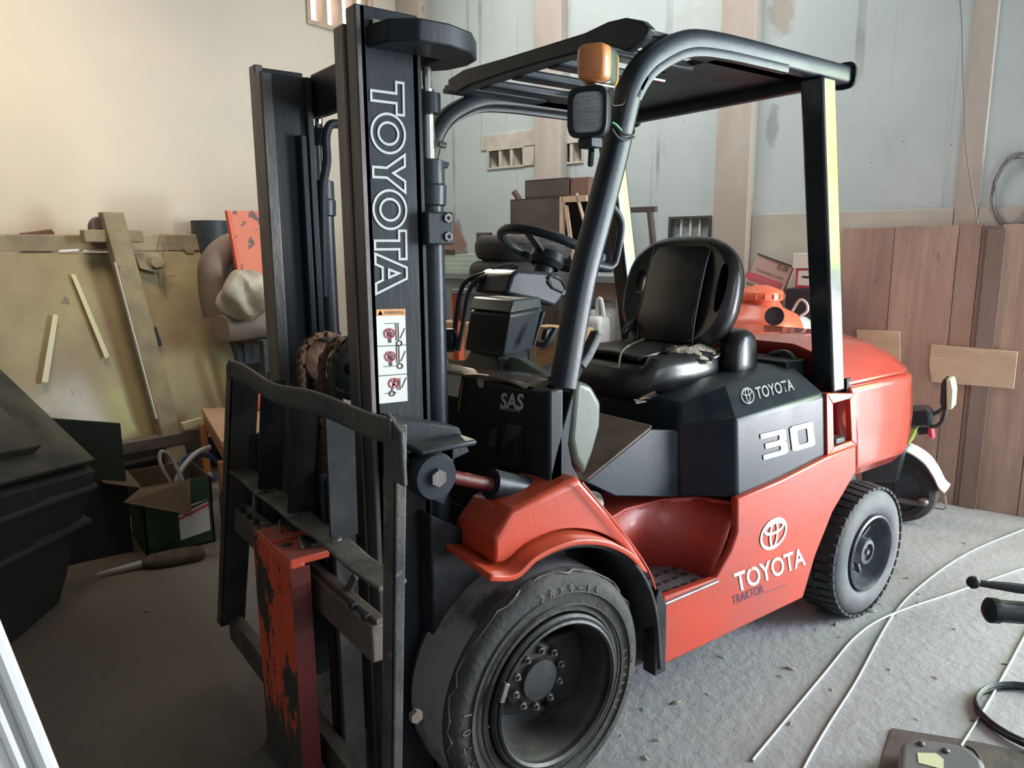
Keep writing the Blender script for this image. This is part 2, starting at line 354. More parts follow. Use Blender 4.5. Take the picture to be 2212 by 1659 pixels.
vn0, vn1, vz0 = LV[0][1], LV[1][1]+.12, LV[2][2]
vz1 = vz0+.62
wall_with_holes('wall_left', 'wall_left', [(vn0, vn1, vz0, vz1)], NF, .16, H, lambda m, a, b, c, d: m.box(UL, UL+.16, a, b, c, d))
struct(MB(W).box(UR, UL, NF-.16, NF, 0, H).build('wall_front', 'farwall'))
struct(MB(W).box(UR-.16, UR, NF-.16, .16, 0, H).build('wall_right', 'farwall'))
struct(MB(W).box(UR-.16, UL+.16, NF-.16, .16, H, H+.1).build('ceiling', 'ceiling'))
# high vent window in the left wall: frame and slim posts, open between
m = MB(W); t = .035
m.box(UL-.02, UL+.10, vn0-t, vn1+t, vz0-t, vz0).box(UL-.02, UL+.10, vn0-t, vn1+t, vz1, vz1+t).box(UL-.02, UL+.10, vn0-t, vn0, vz0, vz1).box(UL-.02, UL+.10, vn1, vn1+t, vz0, vz1)
M_['framewood'] = pm('weathered_frame', (.52, .40, .30), .7, var=(.4,.3,.22), vs=8)
wf = struct(m.build('window_1', 'framewood', bevel=.003))
for k in range(1, 4):
    a = vn0+(vn1-vn0)*k/4
    MB(W).box(UL, UL+.09, a-.022, a+.022, vz0, vz1).build('post', 'framewood', wf, bevel=.003)
# louvre block windows in the back wall
M_['ventwhite'] = pm('vent_surround', (.62, .58, .50), .75, var=(.5,.45,.38), vs=6, bump=.1)
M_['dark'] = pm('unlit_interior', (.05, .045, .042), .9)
def louvre(name, hole, n):
    u0, u1, z0, z1 = hole; m = MB(W); t = .016
    w = (u1-u0)/n
    m.box(u0-t, u1+t, -.012, .05, z0-t, z0).box(u0-t, u1+t, -.012, .05, z1, z1+t)
    m.box(u0-t, u0, -.012, .05, z0, z1).box(u1, u1+t, -.012, .05, z0, z1)
    o = struct(m.build(name, 'ventwhite', bevel=.003))
    for k in range(1, n): MB(W).box(u0+k*w-.014, u0+k*w+.014, -.006, .08, z0, z1).build('post', 'ventwhite', o, bevel=.003)
    for k in range(n):   # each opening tapers like a funnel to a dark slot
        a, b = u0+k*w+(.014 if k else 0), u0+(k+1)*w-(.014 if k < n-1 else 0); c = (a+b)/2-.012; mm = MB(W)
        q = [(a, .03, z0), (b, .03, z0), (b, .03, z1), (a, .03, z1)]; r = [(c-.035, .12, z0+.02), (c+.03, .12, z0+.02), (c+.03, .12, z1-.015), (c-.035, .12, z1-.015)]
        mm.loft([q, r], cap=False).build('reveal', 'ventwhite', o, solid=.004)
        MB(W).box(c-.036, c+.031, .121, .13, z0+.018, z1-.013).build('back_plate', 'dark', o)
louvre('window_2', holeA, 3); louvre('window_3', holeB, 2)
for nm, (u0, u1, z0, z1) in (('trim_1', ((2.919, 0, 2.366)[0], (3.475, 0, 2.416)[0], holeA[3]+.012, holeA[3]+.13)), ('trim_2', ((2.374, 0, 2.317)[0], (2.691, 0, 2.345)[0], holeB[3]+.012, holeB[3]+.12)),
        ('trim_3', ((2.929, 0, 2.226)[0], (3.034, 0, 2.234)[0]-.005, holeA[2]-.01, holeA[3]+.005))):
    struct(MB(W).box(u0, u1, -.012, 0.001, z0, z1).build(nm, 'ventwhite', bevel=.003))
# barred glass window low between the columns
M_['paneglass'] = pm('dusty_glass', (.30, .36, .36), .3, var=(.16,.19,.19), vs=14, bump=.2, bs=40)
u0, u1, z0, z1 = holeG; m = MB(W)
m.box(u0-.02, u1+.02, -.015, .05, z1, z1+.02).box(u0-.02, u0, -.015, .05, z0, z1).box(u1, u1+.02, -.015, .05, z0, z1).box(u0-.02, u1+.02, -.015, .05, z0-.02, z0)
wg = struct(m.build('window_4', 'bar', bevel=.002))
for k in range(4):
    a = u0+(u1-u0)*k/4; b = u0+(u1-u0)*(k+1)/4
    MB(W).box(a+.008, b-.008, .02, .028, z0, z1).build('pane', 'paneglass', wg)
    if k: MB(W).box(a-.007, a+.007, .005, .035, z0, z1).build('glazing_bar', 'white', wg)
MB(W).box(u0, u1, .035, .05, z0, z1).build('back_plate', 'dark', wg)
# columns and the plastered band under the panels
COLS = [((2.621, -0.1, 2.661)[0], (2.861, -0.1, 2.691)[0]), ((1.151, -0.1, 2.196)[0], (1.384, -0.1, 2.217)[0]), ((-0.131, -0.02, 2.329)[0], (-0.012, -0.02, 2.344)[0])]
for k, (a, b) in enumerate(COLS): struct(MB(W).box(a, b, -.10 if k < 2 else -.018, .01, 0, H).build('trim_%d' % (4+k), 'column', bevel=.008))
struct(MB(W).box(UL-.28, UL+.01, -.14, .01, 0, H).build('trim_7', 'column', bevel=.008))
zs = (0.38, 0, 1.724)[2]
for k, (a, b) in enumerate(((COLS[1][1]-0, COLS[0][0]), (COLS[2][1], COLS[1][0]), (DOOR[1], COLS[2][0]))):
    if k == 0: continue
    struct(MB(W).box(a+.002, b-.002, -.018, .002, 0, zs).build('trim_%d' % (7+k), 'wall_low', bevel=.004))
struct(MB(W).box(DOOR[0]-.08, DOOR[0], -.03, .17, 0, DOOR[3]).build('door_1', 'column', bevel=.004))

# ================================================================ FORKLIFT
T = thing('forklift', (0.75, 0, 0), 'orange-red and black counterbalance forklift with worn paint parked on the concrete floor', 'forklift')
S_ = (0, 1, 0)
def mir(pts): return [(p[0], -p[1], p[2]) for p in pts]

# ---- front and rear wheels: tyre > raised lettering / tread blocks, rim > lug nuts
def front_wheel(s, detail):
    yo = -.60*s; c = (0, yo, .330); A = (0, s, 0)          # axis points inward from the outer face
    prof = [(.216, .022), (.226, .004), (.256, .010), (.279, .002), (.310, .006), (.326, .018), (.334, .04), (.336, .12), (.334, .205), (.326, .225), (.30, .232), (.216, .225), (.216, .022)]
    ty = MB().lathe(prof, c, A, 72, cap=False).build('tyre', 'tyre', T, ang=50)
    m = MB().lathe([(.3365, .045), (.3385, .12), (.3365, .20)], c, A, 72, cap=False); m.build('worn_tread_band', 'tread', ty)
    if detail:
        # bead of torn rubber round the shoulder
        rnd = random.Random(3); pth = []
        for k in range(46):
            a = math.radians(20)+math.radians(230)*k/45; r = .329+rnd.uniform(-.004, .006)
            pth.append((-r*math.cos(a)*-1, yo+.024+rnd.uniform(-.008, .012), .330+r*math.sin(a)))
        MB().tube(pth, [.0015+rnd.uniform(-.0008, .0030) for _ in pth], 6).build('torn_shoulder_rubber', 'tyretext', ty)
        for rr in (.279, .244): MB().lathe([(rr-.002, 0.003), (rr, -.003), (rr+.003, .004)], c, A, 72, cap=False).build('sidewall_ridge', 'tyre', ty)
        for s_, a0, a1, r in (('28X9-15', 100, 60, .290), ('GHTT01', 216, 170, .292), ('RIM 7.0', 6, -20, .290), ('LLTERNAL', 6, -32, .262)):
            n = len(s_)
            for k, ch in enumerate(s_):
                if ch == ' ': continue
                a = math.radians(a0+(a1-a0)*k/(n-1)); h = .026 if s_[0] in '2G' else .014
                t = Vector((math.sin(a), 0, -math.cos(a))); up = Vector((math.cos(a), 0, math.sin(a)))
                p = Vector((0, yo+.004, .330))+up*r; w = h*(.62 if ch not in '1I' else .2)
                bl = p-t*w/2-up*h/2
                if ch == '-': bl += up*h*.4; hh = h*.18
                else: hh = h
                text(ch, bl, bl+t*w, bl+up*hh, 'tyretext', ty, 'raised_letter', h=.0045, bold=.01)
    rim = MB().lathe([(.220, .004), (.220, -.004), (.213, -.010), (.199, -.008), (.196, .004), (.190, .012), (.184, .03), (.178, .12), (.170, .138), (.135, .145), (.13, .14), (0.001, .14)], c, A, 64, cap=False).build('rim', 'rim', T, ang=40)
    MB().lathe([(.199, .0), (.206, -.014), (.199, -.017), (.192, -.010), (.192, .002)], c, A, 64, cap=False).build('lock_ring', 'rim', rim)
    MB().lathe([(.10, .14), (.098, .10), (.085, .09), (.06, .088), (.058, .07), (.03, .066), (0.001, .066)], c, A, 40, cap=False).build('hub', 'rim', rim)
    for k in range(10):
        a = 2*PI*k/10+.2; p = Vector((.082*math.cos(a), yo+s*.093, .330+.082*math.sin(a)))
        MB().lathe([(.0115, 0), (.0115, -.016), (.006, -.017), (.006, -.026), (.001, -.026)], p, A, 6, cap=False).build('lug_nut', 'steel', rim)
    if detail:
        a = math.radians(158); p = Vector((.208*math.cos(a), yo-.012, .330+.208*math.sin(a))); tt = Vector((-math.sin(a), 0, math.cos(a)))
        MB().bar([p-tt*.03, p+tt*.02], .022, .018).build('lock_ring_end', 'steel', rim, bevel=.002)
front_wheel(1, True); front_wheel(-1, False)
def rear_wheel(s, detail):
    yo = -.586*s; c = (1.7, yo, .276); A = (0, s, 0)
    ty = MB().lathe([(.155, .02), (.17, .004), (.20, -.004), (.235, 0), (.258, .012), (.268, .03), (.272, .09), (.268, .15), (.25, .172), (.155, .16), (.155, .02)], c, A, 64, cap=False).build('tyre', 'tyreR', T, ang=50)
    n = 44; sh = MB(); tb = None
    for k in range(n if detail else 0):   # lug blocks round both shoulders
        for side in (0, 1):
            a = 2*PI*(k+.5*side)/n; da = 2*PI/n*.40; y0, y1 = ((.006, .082) if side == 0 else (.096, .168)); r = []
            for (aa, yy, rr) in ((a-da, y0, .264), (a+da, y0, .264), (a+da*1.2, y1, .272), (a-da*.8, y1, .272)): r.append(Vector((1.7+rr*math.cos(aa), yo+s*yy, .276+rr*math.sin(aa))))
            q = [Vector((1.7, p.y, .276))+(Vector((p.x, p.y, p.z))-Vector((1.7, p.y, .276)))*1.045 for p in r]
            MB().loft([r, q]).build('tread_block', 'tyre2', ty, bevel=.002, seg=1)
    rim = MB().lathe([(.158, .012), (.160, -.004), (.152, -.008), (.147, 0), (.143, .012), (.138, .05), (.12, .075), (.08, .085), (.06, .06), (.056, .02), (.05, .012), (.036, .010), (.034, .025), (0.001, .025)], c, A, 56, cap=False).build('rim', 'rimR', T, ang=38)
    for k in range(6):
        a = 2*PI*k/6+.3; p = Vector((1.7+.095*math.cos(a), yo+s*.082, .276+.095*math.sin(a)))
        MB().lathe([(.010, 0), (.010, -.014), (.005, -.015), (.005, -.03), (.001, -.03)], p, A, 6, cap=False).build('lug_nut', 'steel', rim)
        b = a+.5; q = Vector((1.7, yo+s*.05, .276)); d = Vector((math.cos(b), 0, math.sin(b)))
        MB().bar([q+d*.055+Vector((0,s*.02,0)), q+d*.115+Vector((0,s*.01,0))], .022, .014).build('spoke_rib', 'rimR', rim, bevel=.003)
    MB().lathe([(.014, 0), (.012, -.012), (.001, -.012)], (1.7, yo+s*.022, .276), A, 6, cap=False).build('hub_nut', 'steel', rim)
rear_wheel(1, True); rear_wheel(-1, False)
MB().cyl((0, -.40, .335), (0, .40, .335), .085, 20).build('front_axle', 'liner', T)
MB().box(1.63, 1.77, -.42, .42, .2, .34).build('rear_axle', 'liner', T, bevel=.01)

# ---- chassis: side panels with a cut-out for the step
def side(s):
    y = -.575*s; Y = lambda pts: [(p[0], y, p[2]) for p in pts]
    P = Y([(0.451, -0.575, 0.459), (0.457, -0.575, 0.227), (1.235, -0.575, 0.216), (1.301, -0.575, 0.368), (1.403, -0.575, 0.519), (1.553, -0.575, 0.647), (1.537, -0.575, 0.758), (1.335, -0.575, 0.749), (1.05, -0.575, 0.716), (0.798, -0.575, 0.7), (0.807, -0.575, 0.582), (0.779, -0.575, 0.524), (0.709, -0.575, 0.447)])
    sp = MB().prism(P, (0, .03*s, 0)).build('side_panel', 'redside', T, bevel=.008, seg=3)
    return sp
sp = side(1); side(-1)
MB().box(.05, 1.46, -.50, .50, .2, .42).build('chassis', 'liner', T, bevel=.01)
MB().box(1.3, 1.62, -.46, .46, .3, .62).build('chassis_rear', 'liner', T, bevel=.01)
# step well behind the panel: curved inner wall and the perforated tread plate
for s in (1, -1):
    top = [(.36, -.40), (.50, -.36), (.66, -.37), (.78, -.43), (.835, -.55)]; bot = [(.36, -.40), (.48, -.33), (.60, -.335), (.68, -.42), (.70, -.55)]
    P1 = smooth_path([(a, b*s, .665) for a, b in top], 5); P0 = smooth_path([(a, b*s, .42) for a, b in bot], 5)
    mid = [p.lerp(q, .55)+Vector((.01, 0, 0)) for p, q in zip(P0, P1)]
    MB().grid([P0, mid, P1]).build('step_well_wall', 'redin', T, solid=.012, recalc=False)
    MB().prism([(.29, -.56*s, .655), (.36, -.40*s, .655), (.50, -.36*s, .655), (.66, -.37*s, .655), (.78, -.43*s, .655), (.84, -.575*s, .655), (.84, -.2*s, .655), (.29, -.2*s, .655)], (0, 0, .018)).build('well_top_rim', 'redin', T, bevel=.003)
st = MB().prism([(.37, -.575, .425), (.705, -.575, .425), (.69, -.42, .425), (.60, -.33, .425), (.48, -.33, .425), (.37, -.40, .425)], (0, 0, .012)).build('step', 'stepsteel', T, bevel=.003)
MB().tube([(.42, -.577, .437), (.71, -.577, .437)], .006, 8).build('step_edge', 'stepsteel', st)
for k in range(18):
    a, b = k % 6, k//6; x = .425+a*.043+b*.012; y = -.535+b*.05
    MB().prism([(x, y, .437), (x+.022, y, .437), (x+.026, y+.016, .437), (x+.002, y+.016, .437)], (0,0,.002)).build('grip_slot', 'ink', st)
struct_mat = 'black'

# ---- hood (engine cover) and its side skirt
for s in (1, -1):
    yy = -.555*s
    A0 = [(0.563, -0.4, 0.937), (0.282, -0.4, 0.816), (0.411, -0.4, 0.744), (0.713, -0.4, 0.676), (0.701, -0.4, 0.912)]
    MB().prism([(p[0], -.40*s, p[2]) for p in A0], (0, .02*s, 0)).build('hood_skirt', 'hood', T, bevel=.004)
c1t, c1b = (0.701, -0.4, 0.919), (0.713, -0.4, 0.676); c2t, c2b = (0.797, -0.555, 0.964), (0.823, -0.555, 0.692)
r1 = (1.354, -0.555, 0.773); r2 = (1.322, -0.555, 0.971); ft, fb = (0.563, -0.4, 0.937), (0.282, -0.4, 0.816)
zt = c2t[2]
def hoodring(pts): return [Vector(p) for p in pts]+[Vector((p[0], -p[1], p[2])) for p in pts[::-1]]
k1 = (0.881, -0.46, 1.022); k2 = (1.311, -0.46, 1.039)
body = MB()
R0 = hoodring([(c1b[0], -.40, c1b[2]), (c2b[0], -.555, c2b[2]), ((1.081, -0.555, 0.705)[0], -.555, (1.081, -0.555, 0.705)[2]), ((1.364, -0.555, 0.743)[0], -.555, (1.364, -0.555, 0.743)[2])])
R1 = hoodring([(c1t[0], -.40, c1t[2]), (c2t[0], -.555, c2t[2]), (1.15, -.555, c2t[2]+.012), (r2[0], -.555, c2t[2]+.02)])
R2 = hoodring([(c1t[0]+.02, -.38, 1.0), (k1[0]+.02, -.43, 1.045), (1.12, -.43, 1.054), (r2[0], -.43, 1.065)])
R3 = hoodring([(c1t[0]+.06, -.32, 1.01), (k1[0]+.05, -.36, 1.055), (1.12, -.36, 1.066), (r2[0], -.36, 1.078)])
body.loft([R0, R1, R2, R3]); hood = body.build('hood', 'hood', T, bevel=.012, seg=3, ang=28)
MB().prism([ft, fb, (fb[0], .40, fb[2]), (ft[0], .40, ft[2])], (.012, 0, .012)).build('hood_front_panel', 'dustwood', T, bevel=.003)
MB().lathe([(.012, 0), (.018, -.004), (.018, 0.004)], (0.522, -0.3, 0.832), (-.6, 0, -.4), 14, cap=False).build('panel_bolt', 'steel', T)
MB().box(.2, c1b[0]+.02, -.27, .38, .60, .655).build('floor_plate', 'liner', T, bevel=.004)
# hood seam and grip
MB().tube([(c1t[0], -.402, c1t[2]-.004), (c2t[0], -.558, c2t[2]-.004)], .002, 6).build('hood_seam', 'ink', hood)
# lettering on the hood
text('TOYOTA', (*(1.005, -0.51, 0.967),), (*(1.236, -0.51, 0.968),), (*(1, -0.51, 0.995),), 'decal', hood, bold=.012) if False else None
def sup(px):  # nothing
    return px
fB = aff(c2t, (r2[0], -.555, c2t[2]+.02), (k1[0]+.02, -.43, 1.045))     # bevel face of the hood: u rearwards, v up the bevel
def onb(u, v): return fB(u, v, .003)
emblem(onb(.10, .30), onb(.235, .28), onb(.12, .80), 'decal', hood)
text('TOYOTA', onb(.26, .36), onb(.68, .34), onb(.275, .72), 'decal', hood, bold=.015)
E3 = -.5575
def shape30(parent):
    f = aff((0.959, -0.557, 0.799), (1.275, -0.557, 0.798), (0.93, -0.557, 0.894)); m = MB()
    t3 = [(.00,1),(.40,1),(.46,.95),(.46,.56),(.41,.5),(.46,.44),(.46,.06),(.40,0),(0,0),(.0,.19),(.30,.19),(.33,.22),(.33,.36),(.30,.40),(.06,.40),(.06,.60),(.30,.60),(.33,.64),(.33,.78),(.30,.81),(0,.81)]
    plate2d(m, [t3], f)
    w = .19; out = [(.54,.06),(.60,0),(.94,0),(1,.06),(1,.94),(.94,1),(.60,1),(.54,.94)]; inn = [(.67,.25),(.70,.20),(.84,.20),(.87,.25),(.87,.75),(.84,.80),(.70,.80),(.67,.75)]
    for i in range(8): j = (i+1)%8; plate2d(m, [[out[i], out[j], inn[j], inn[i]]], f)
    return m.build('lettering', 'decal', parent)
shape30(hood)
E4 = -.5765
xa, xb, za, zb_ = (0.934, -0.576, 0.546)[0], (1.094, -0.576, 0.512)[0], (1.016, -0.576, 0.471)[2], (1.005, -0.576, 0.583)[2]
emblem((xa, E4, za), (xb, E4, za), (xa, E4, zb_), 'decalw', sp)
text('TOYOTA', (0.819, -0.576, 0.362), (1.235, -0.576, 0.35), (0.793, -0.576, 0.44), 'decalw', sp, bold=.02)
text('TRAKTOR', (0.802, -0.576, 0.324), (0.976, -0.576, 0.317), (0.794, -0.576, 0.358), 'inkblue', sp, shear=.1)
for a, b in ((1655,1277), (1690,1265)): 
    q = (0.993, -0.576, 0.307), (1.124, -0.576, 0.3)
MB().tube([(0.993, -0.576, 0.312), (1.118, -0.576, 0.305)], .0015, 4).build('scratch', 'ink', sp)

# ---- rear quarter with the intake recess
for s in (1, -1):
    yy = -.565*s; q = lambda px, py: (-0.959, 1, 2.299)
    O = [(1.315, -0.565, 0.988), (1.519, -0.565, 0.963), (1.563, -0.565, 0.751), (1.353, -0.565, 0.74)]; I = [(1.365, -0.565, 0.943), (1.481, -0.565, 0.946), (1.519, -0.565, 0.777), (1.394, -0.565, 0.772)]
    m = MB()
    for i in range(4):
        j = (i+1) % 4; m.prism([(p[0], yy, p[2]) for p in (O[i], O[j], I[j], I[i])], (0, .03*s, 0))
    m.build('quarter_panel', 'red', T, bevel=.003)
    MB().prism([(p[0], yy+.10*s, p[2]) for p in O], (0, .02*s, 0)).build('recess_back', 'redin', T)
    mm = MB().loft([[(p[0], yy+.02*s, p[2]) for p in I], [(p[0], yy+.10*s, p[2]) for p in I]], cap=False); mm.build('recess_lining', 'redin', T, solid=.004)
MB().box(1.41, 1.48, -.56, -.50, .775, .80).build('fuel_cap_latch', 'black', T, bevel=.006)
MB().box(1.2, 1.55, -.44, .44, .62, .99).build('engine_bay', 'liner', T, bevel=.01)
# ---- counterweight
def ring(z, x0, x1, x2, y0, y1, y2): 
    p = [(x0, -y0, z), (x1, -y0, z), (x1+(x2-x1)*.45, -y0+(y0-y1)*.22, z), (x1+(x2-x1)*.8, -y0+(y0-y1)*.6, z), (x2, -y1, z), (x2+.04, -y2, z)]
    return [Vector(a) for a in p]+[Vector((a[0], -a[1], a[2])) for a in p[::-1]]
g = .012
cwl = MB().loft([ring(.60, 1.60, 1.93, 2.14, .52, .36, .18), ring(.655, 1.585, 1.97, 2.21, .56, .40, .2), ring(.80, 1.55, 1.965, 2.22, .565, .41, .2), ring(.975, 1.50, 1.945, 2.18, .56, .40, .2), ring(.99, 1.50, 1.93, 2.16, .545, .39, .2)]).build('counterweight', 'cw', T, bevel=.012, seg=3, ang=30)
MB().loft([ring(.99, 1.50, 1.925, 2.15, .54, .385, .2), ring(1.0, 1.495, 1.93, 2.16, .55, .395, .2), ring(1.06, 1.455, 1.875, 2.10, .50, .36, .18), ring(1.115, 1.42, 1.80, 1.97, .44, .32, .16), ring(1.145, 1.40, 1.72, 1.88, .36, .27, .12)]).build('counterweight_cover', 'cw', T, bevel=.01, seg=3, ang=30)
MB().prism([(1.55, -.545, .60), (1.61, -.545, .60), (1.515, -.545, 1.02), (1.485, -.545, 1.02)], (0, 1.09, 0)).build('counterweight_gap', 'liner', T)
# dark channel behind the seat between the hood and the counterweight
MB().box(1.28, 1.42, -.42, .42, 1.02, 1.09).build('rear_shelf', 'plastic', T, bevel=.006)
hl = MB().tube(smooth_path([(1.36, -.40, 1.085), (1.37, -.36, 1.11), (1.38, -.30, 1.10), (1.38, -.27, 1.085)], 4), .012, 8).build('hood_latch', 'black', T)

# ---- front fender, arch liner, cowl side
def fender(s):
    arcp = [(p[0], p[2]) for p in ((-0.236, -0.63, 0.738), (-0.159, -0.63, 0.719), (-0.093, -0.63, 0.749), (-0.009, -0.63, 0.76), (0.066, -0.63, 0.753), (0.165, -0.63, 0.719), (0.261, -0.63, 0.654), (0.333, -0.63, 0.557), (0.373, -0.63, 0.446), (0.397, -0.63, 0.272))]
    sm = smooth_path([(a, 0, b) for a, b in arcp], 4)
    # brim: thin curved plate over the tyre
    out = [Vector((p.x, -.63*s, p.z)) for p in sm[:26]]; inn = [Vector((p.x, -.39*s, p.z+.02)) for p in sm[:26]]
    br = MB().grid([out, [a.lerp(b, .5) for a, b in zip(out, inn)], inn]).build('fender_brim', 'red', T, solid=.016, bevel=.003, recalc=False)
    # raised body of the fender
    lo = [(p.x, p.z+.022) for p in smooth_path([(a, 0, b) for a, b in arcp[:8]], 3)]
    tp = [(0.377, -0.59, 0.554), (0.25, -0.59, 0.737), (0.091, -0.59, 0.902), (-0.031, -0.59, 0.879), (-0.128, -0.59, 0.861), (-0.206, -0.59, 0.835)]
    poly = [(a, b) for a, b in lo if a > -.19]+[(p[0], p[2]) for p in tp]
    poly[-1] = (-.185, .745+.058)
    rings = []
    for y, k in ((-.582, .0), (-.570, .012), (-.46, .012), (-.40, .004)):
        rings.append([Vector((a, y*s, b+(k if i >= len(poly)-6 else 0))) for i, (a, b) in enumerate(poly)])
    MB().loft(rings).build('fender', 'red', T, bevel=.009, seg=3, ang=30)
    # liner follows the arch down to the sill
    L = [Vector((p.x, -.62*s, p.z-.012)) for p in sm[8:]]; 
    MB().grid([L, [Vector((q.x-.02, -.36*s, q.z)) for q in L]]).build('arch_liner', 'liner', T, solid=.012, recalc=False)
    MB().box(.02, .40, -.36*s-.01, -.36*s+.01, .2, .64).build('arch_inner_wall', 'liner', T)
    MB().prism([(.375, -.615*s, .24), (.425, -.615*s, .24), (.42, -.615*s, .46), (.385, -.615*s, .52), (.37, -.615*s, .5)], (0, .05*s, 0)).build('arch_lip', 'liner', T, bevel=.004)
    # piping along the fender rear edge
    MB().tube(smooth_path([(p[0], -.60*s, p[2]) for p in ((0.082, -0.6, 0.907), (0.24, -0.6, 0.729), (0.349, -0.6, 0.587), (0.393, -0.6, 0.486))], 3), .004, 6).build('fender_piping', 'red', T)
fender(1); fender(-1)
for s in (1, -1):
    P = [(0.11, -0.42, 1.133), (0.115, -0.53, 1.166), (0.119, -0.53, 1.14), (0.108, -0.53, 1.068), (0.097, -0.53, 0.993), (0.111, -0.53, 0.932), (0.146, -0.53, 0.873), (0.044, -0.5, 0.832), (-0.003, -0.42, 0.792), (0.052, -0.42, 0.977)]
    MB().prism([(p[0], -.53*s, p[2]) for p in P], (0, .11*s, 0)).build('cowl_side', 'plastic', T, bevel=.012, seg=3)
    K = [(0.111, -0.535, 1.147), (0.124, -0.535, 1.166), (0.178, -0.535, 1.147), (0.216, -0.535, 1.093), (0.214, -0.535, 1.027), (0.189, -0.535, 0.958), (0.155, -0.535, 0.891), (0.113, -0.535, 0.945), (0.097, -0.535, 1.006), (0.103, -0.535, 1.07)]
    MB().prism([(p[0], -.536*s, p[2]) for p in K], (0, .10*s, 0)).build('kick_panel', 'guard', T, bevel=.018, seg=4)
# cowl front face and its parts
cf = MB().prism([(.03, -.53, .70), (.03, .53, .70), (.03, .53, 1.12), (.03, .40, 1.135), (.03, -.40, 1.135), (.03, -.53, 1.15)], (.05, 0, 0)).build('cowl', 'plastic', T, bevel=.008, seg=3)
XF = .0285
text('SAS', (0.028, -0.315, 1.065), (0.028, -0.421, 1.078), (0.028, -0.32, 1.112), 'decal', cf, bold=.03)
text('System of Active Safety', (0.028, -0.311, 1.058), (0.028, -0.408, 1.067), (0.028, -0.311, 1.071), 'decal', cf)
MB().prism([(0.028, -0.196, 1.14), (0.028, -0.216, 1.146), (0.028, -0.234, 1.135), (0.028, -0.231, 1.115), (0.028, -0.21, 1.109), (0.028, -0.198, 1.122)], (-.001,0,0)).build('torn_hole', 'foam', cf)
for px in (((0.026, -0.272, 0.998), (0.026, -0.304, 1.004), (0.026, -0.289, 0.945), (0.026, -0.247, 0.939)), ((0.026, -0.353, 1.029), (0.026, -0.422, 1.032), (0.026, -0.413, 1.009), (0.026, -0.366, 0.983), (0.026, -0.344, 0.954), (0.026, -0.321, 0.952))):
    MB().prism(list(px), (-.002, 0, 0)).build('exposed_bracket', 'bar', cf)
MB().prism([(0.03, -0.369, 0.997), (0.03, -0.421, 1.01), (0.03, -0.403, 0.91), (0.03, -0.306, 0.894), (0.03, -0.32, 0.943)], (-.004, 0, 0)).build('brake_unit', 'ink', cf)
for px in ((0.02, -0.352, 0.968), (0.02, -0.395, 0.982)): MB().box(px[0]-.002, px[0]+.001, px[1]-.006, px[1]+.006, px[2]-.03, px[2]+.01).build('unit_slot', 'ink', cf)
MB().box(.02, .12, -.5, .5, .56, .715).build('lower_bulkhead', 'liner', T, bevel=.006)
MB().prism([(0.027, -0.022, 1.144), (0.027, -0.123, 1.151), (0.027, -0.094, 1.063), (0.027, 0.01, 1.059)], (-.002, 0, 0)).build('glare_label', 'white', cf)  # white patch standing in for the sun glare on the cowl
MB().tube([(.026, (0.027, -0.123, 1.15)[1], 1.12), (.026, (0.027, -0.094, 1.063)[1], 1.02)], .002, 4).build('label_edge', 'labelorange', cf)
# dash top with creased dusty mat
rnd = random.Random(5); gr = []
for i in range(9):
    row = []
    for j in range(13):
        x = .02+.0165*i; y = -.44+.075*j; z = 1.142+.010*math.sin(i*1.3+j*.9)+rnd.uniform(-.004, .006)-(.02 if i == 8 else 0); row.append((x, y, z))
    gr.append(row)
MB().grid(gr).build('dash_mat', 'dustwood', T, solid=.006, recalc=False)
MB().box(.046, .155, -.48, .5, 1.08, 1.125).build('dash', 'plastic', T, bevel=.008)
MB().prism([(0.14, -0.183, 1.147), (0.14, -0.379, 1.156), (0.14, -0.254, 1.191), (0.14, -0.203, 1.19)], (.03, .0, 0)).build('stay_plate', 'guard', T, bevel=.002)

# ---- instrument box, column, steering wheel
y0 = -.13
dp = thing if False else None
Pd = [(0.07, -0.06, 1.201), (0.111, -0.06, 1.375)]
def box8(lo, hi): return MB().loft([lo, hi])
lo = [(0.1, -0.014, 1.202), (0.1, -0.224, 1.201), (0.16, -0.3, 1.24), (.30, -.0, 1.19)]
B0_ = [(0.1, -0.014, 1.202), (0.1, -0.227, 1.201), (0.27, -0.157, 1.226)]; B1_ = [(0.085, -0.078, 1.357), (0.085, -0.287, 1.349), (0.28, -0.196, 1.328)]; B2_ = [(0.11, -0.067, 1.381), (0.11, -0.268, 1.379), (0.26, -0.207, 1.355)]
ib = MB().loft([[(p[0], p[1], z) for p in (B[0], B[1], B[2])]+[(B[2][0], B[0][1], z)] for B, z in ((B0_, 1.195), (B1_, 1.330))]).build('instrument_box', 'plastic', T, bevel=.012, seg=4)
MB().loft([[(p[0]-.002, p[1]-.003*(i>0), z) for i, p in enumerate((B[0], B[1], B[2]))]+[(B[2][0], B[0][1]+.002, z)] for B, z in ((B1_, 1.332), (B2_, 1.368))]).build('box_lid', 'plastic', ib, bevel=.005, seg=2)
MB().prism([(.272, (0.27, -0.157, 1.226)[1], 1.21), (.282, (0.28, -0.196, 1.328)[1], 1.32), (.282, -.05, 1.32), (.272, -.05, 1.21)], (.012, 0, 0)).build('gauge_face', 'ink', ib, bevel=.004)
MB().prism([(.09, -.0, 1.125), (.09, -.23, 1.125), (.12, -.17, 1.197), (.12, -.03, 1.197)], (.12, 0, 0)).build('box_stand', 'plastic', T, bevel=.006)
wc = Vector((.474, 0, 1.508)); tl = math.radians(24); wn = Vector((math.sin(tl)*-1, 0, math.cos(tl)))*1
wn = Vector((math.sin(tl), 0, math.cos(tl)))
col0 = wc-wn*.34
MB().tube([wc-wn*.40, wc-wn*.05], .035, 14).build('steering_column', 'plastic', T)
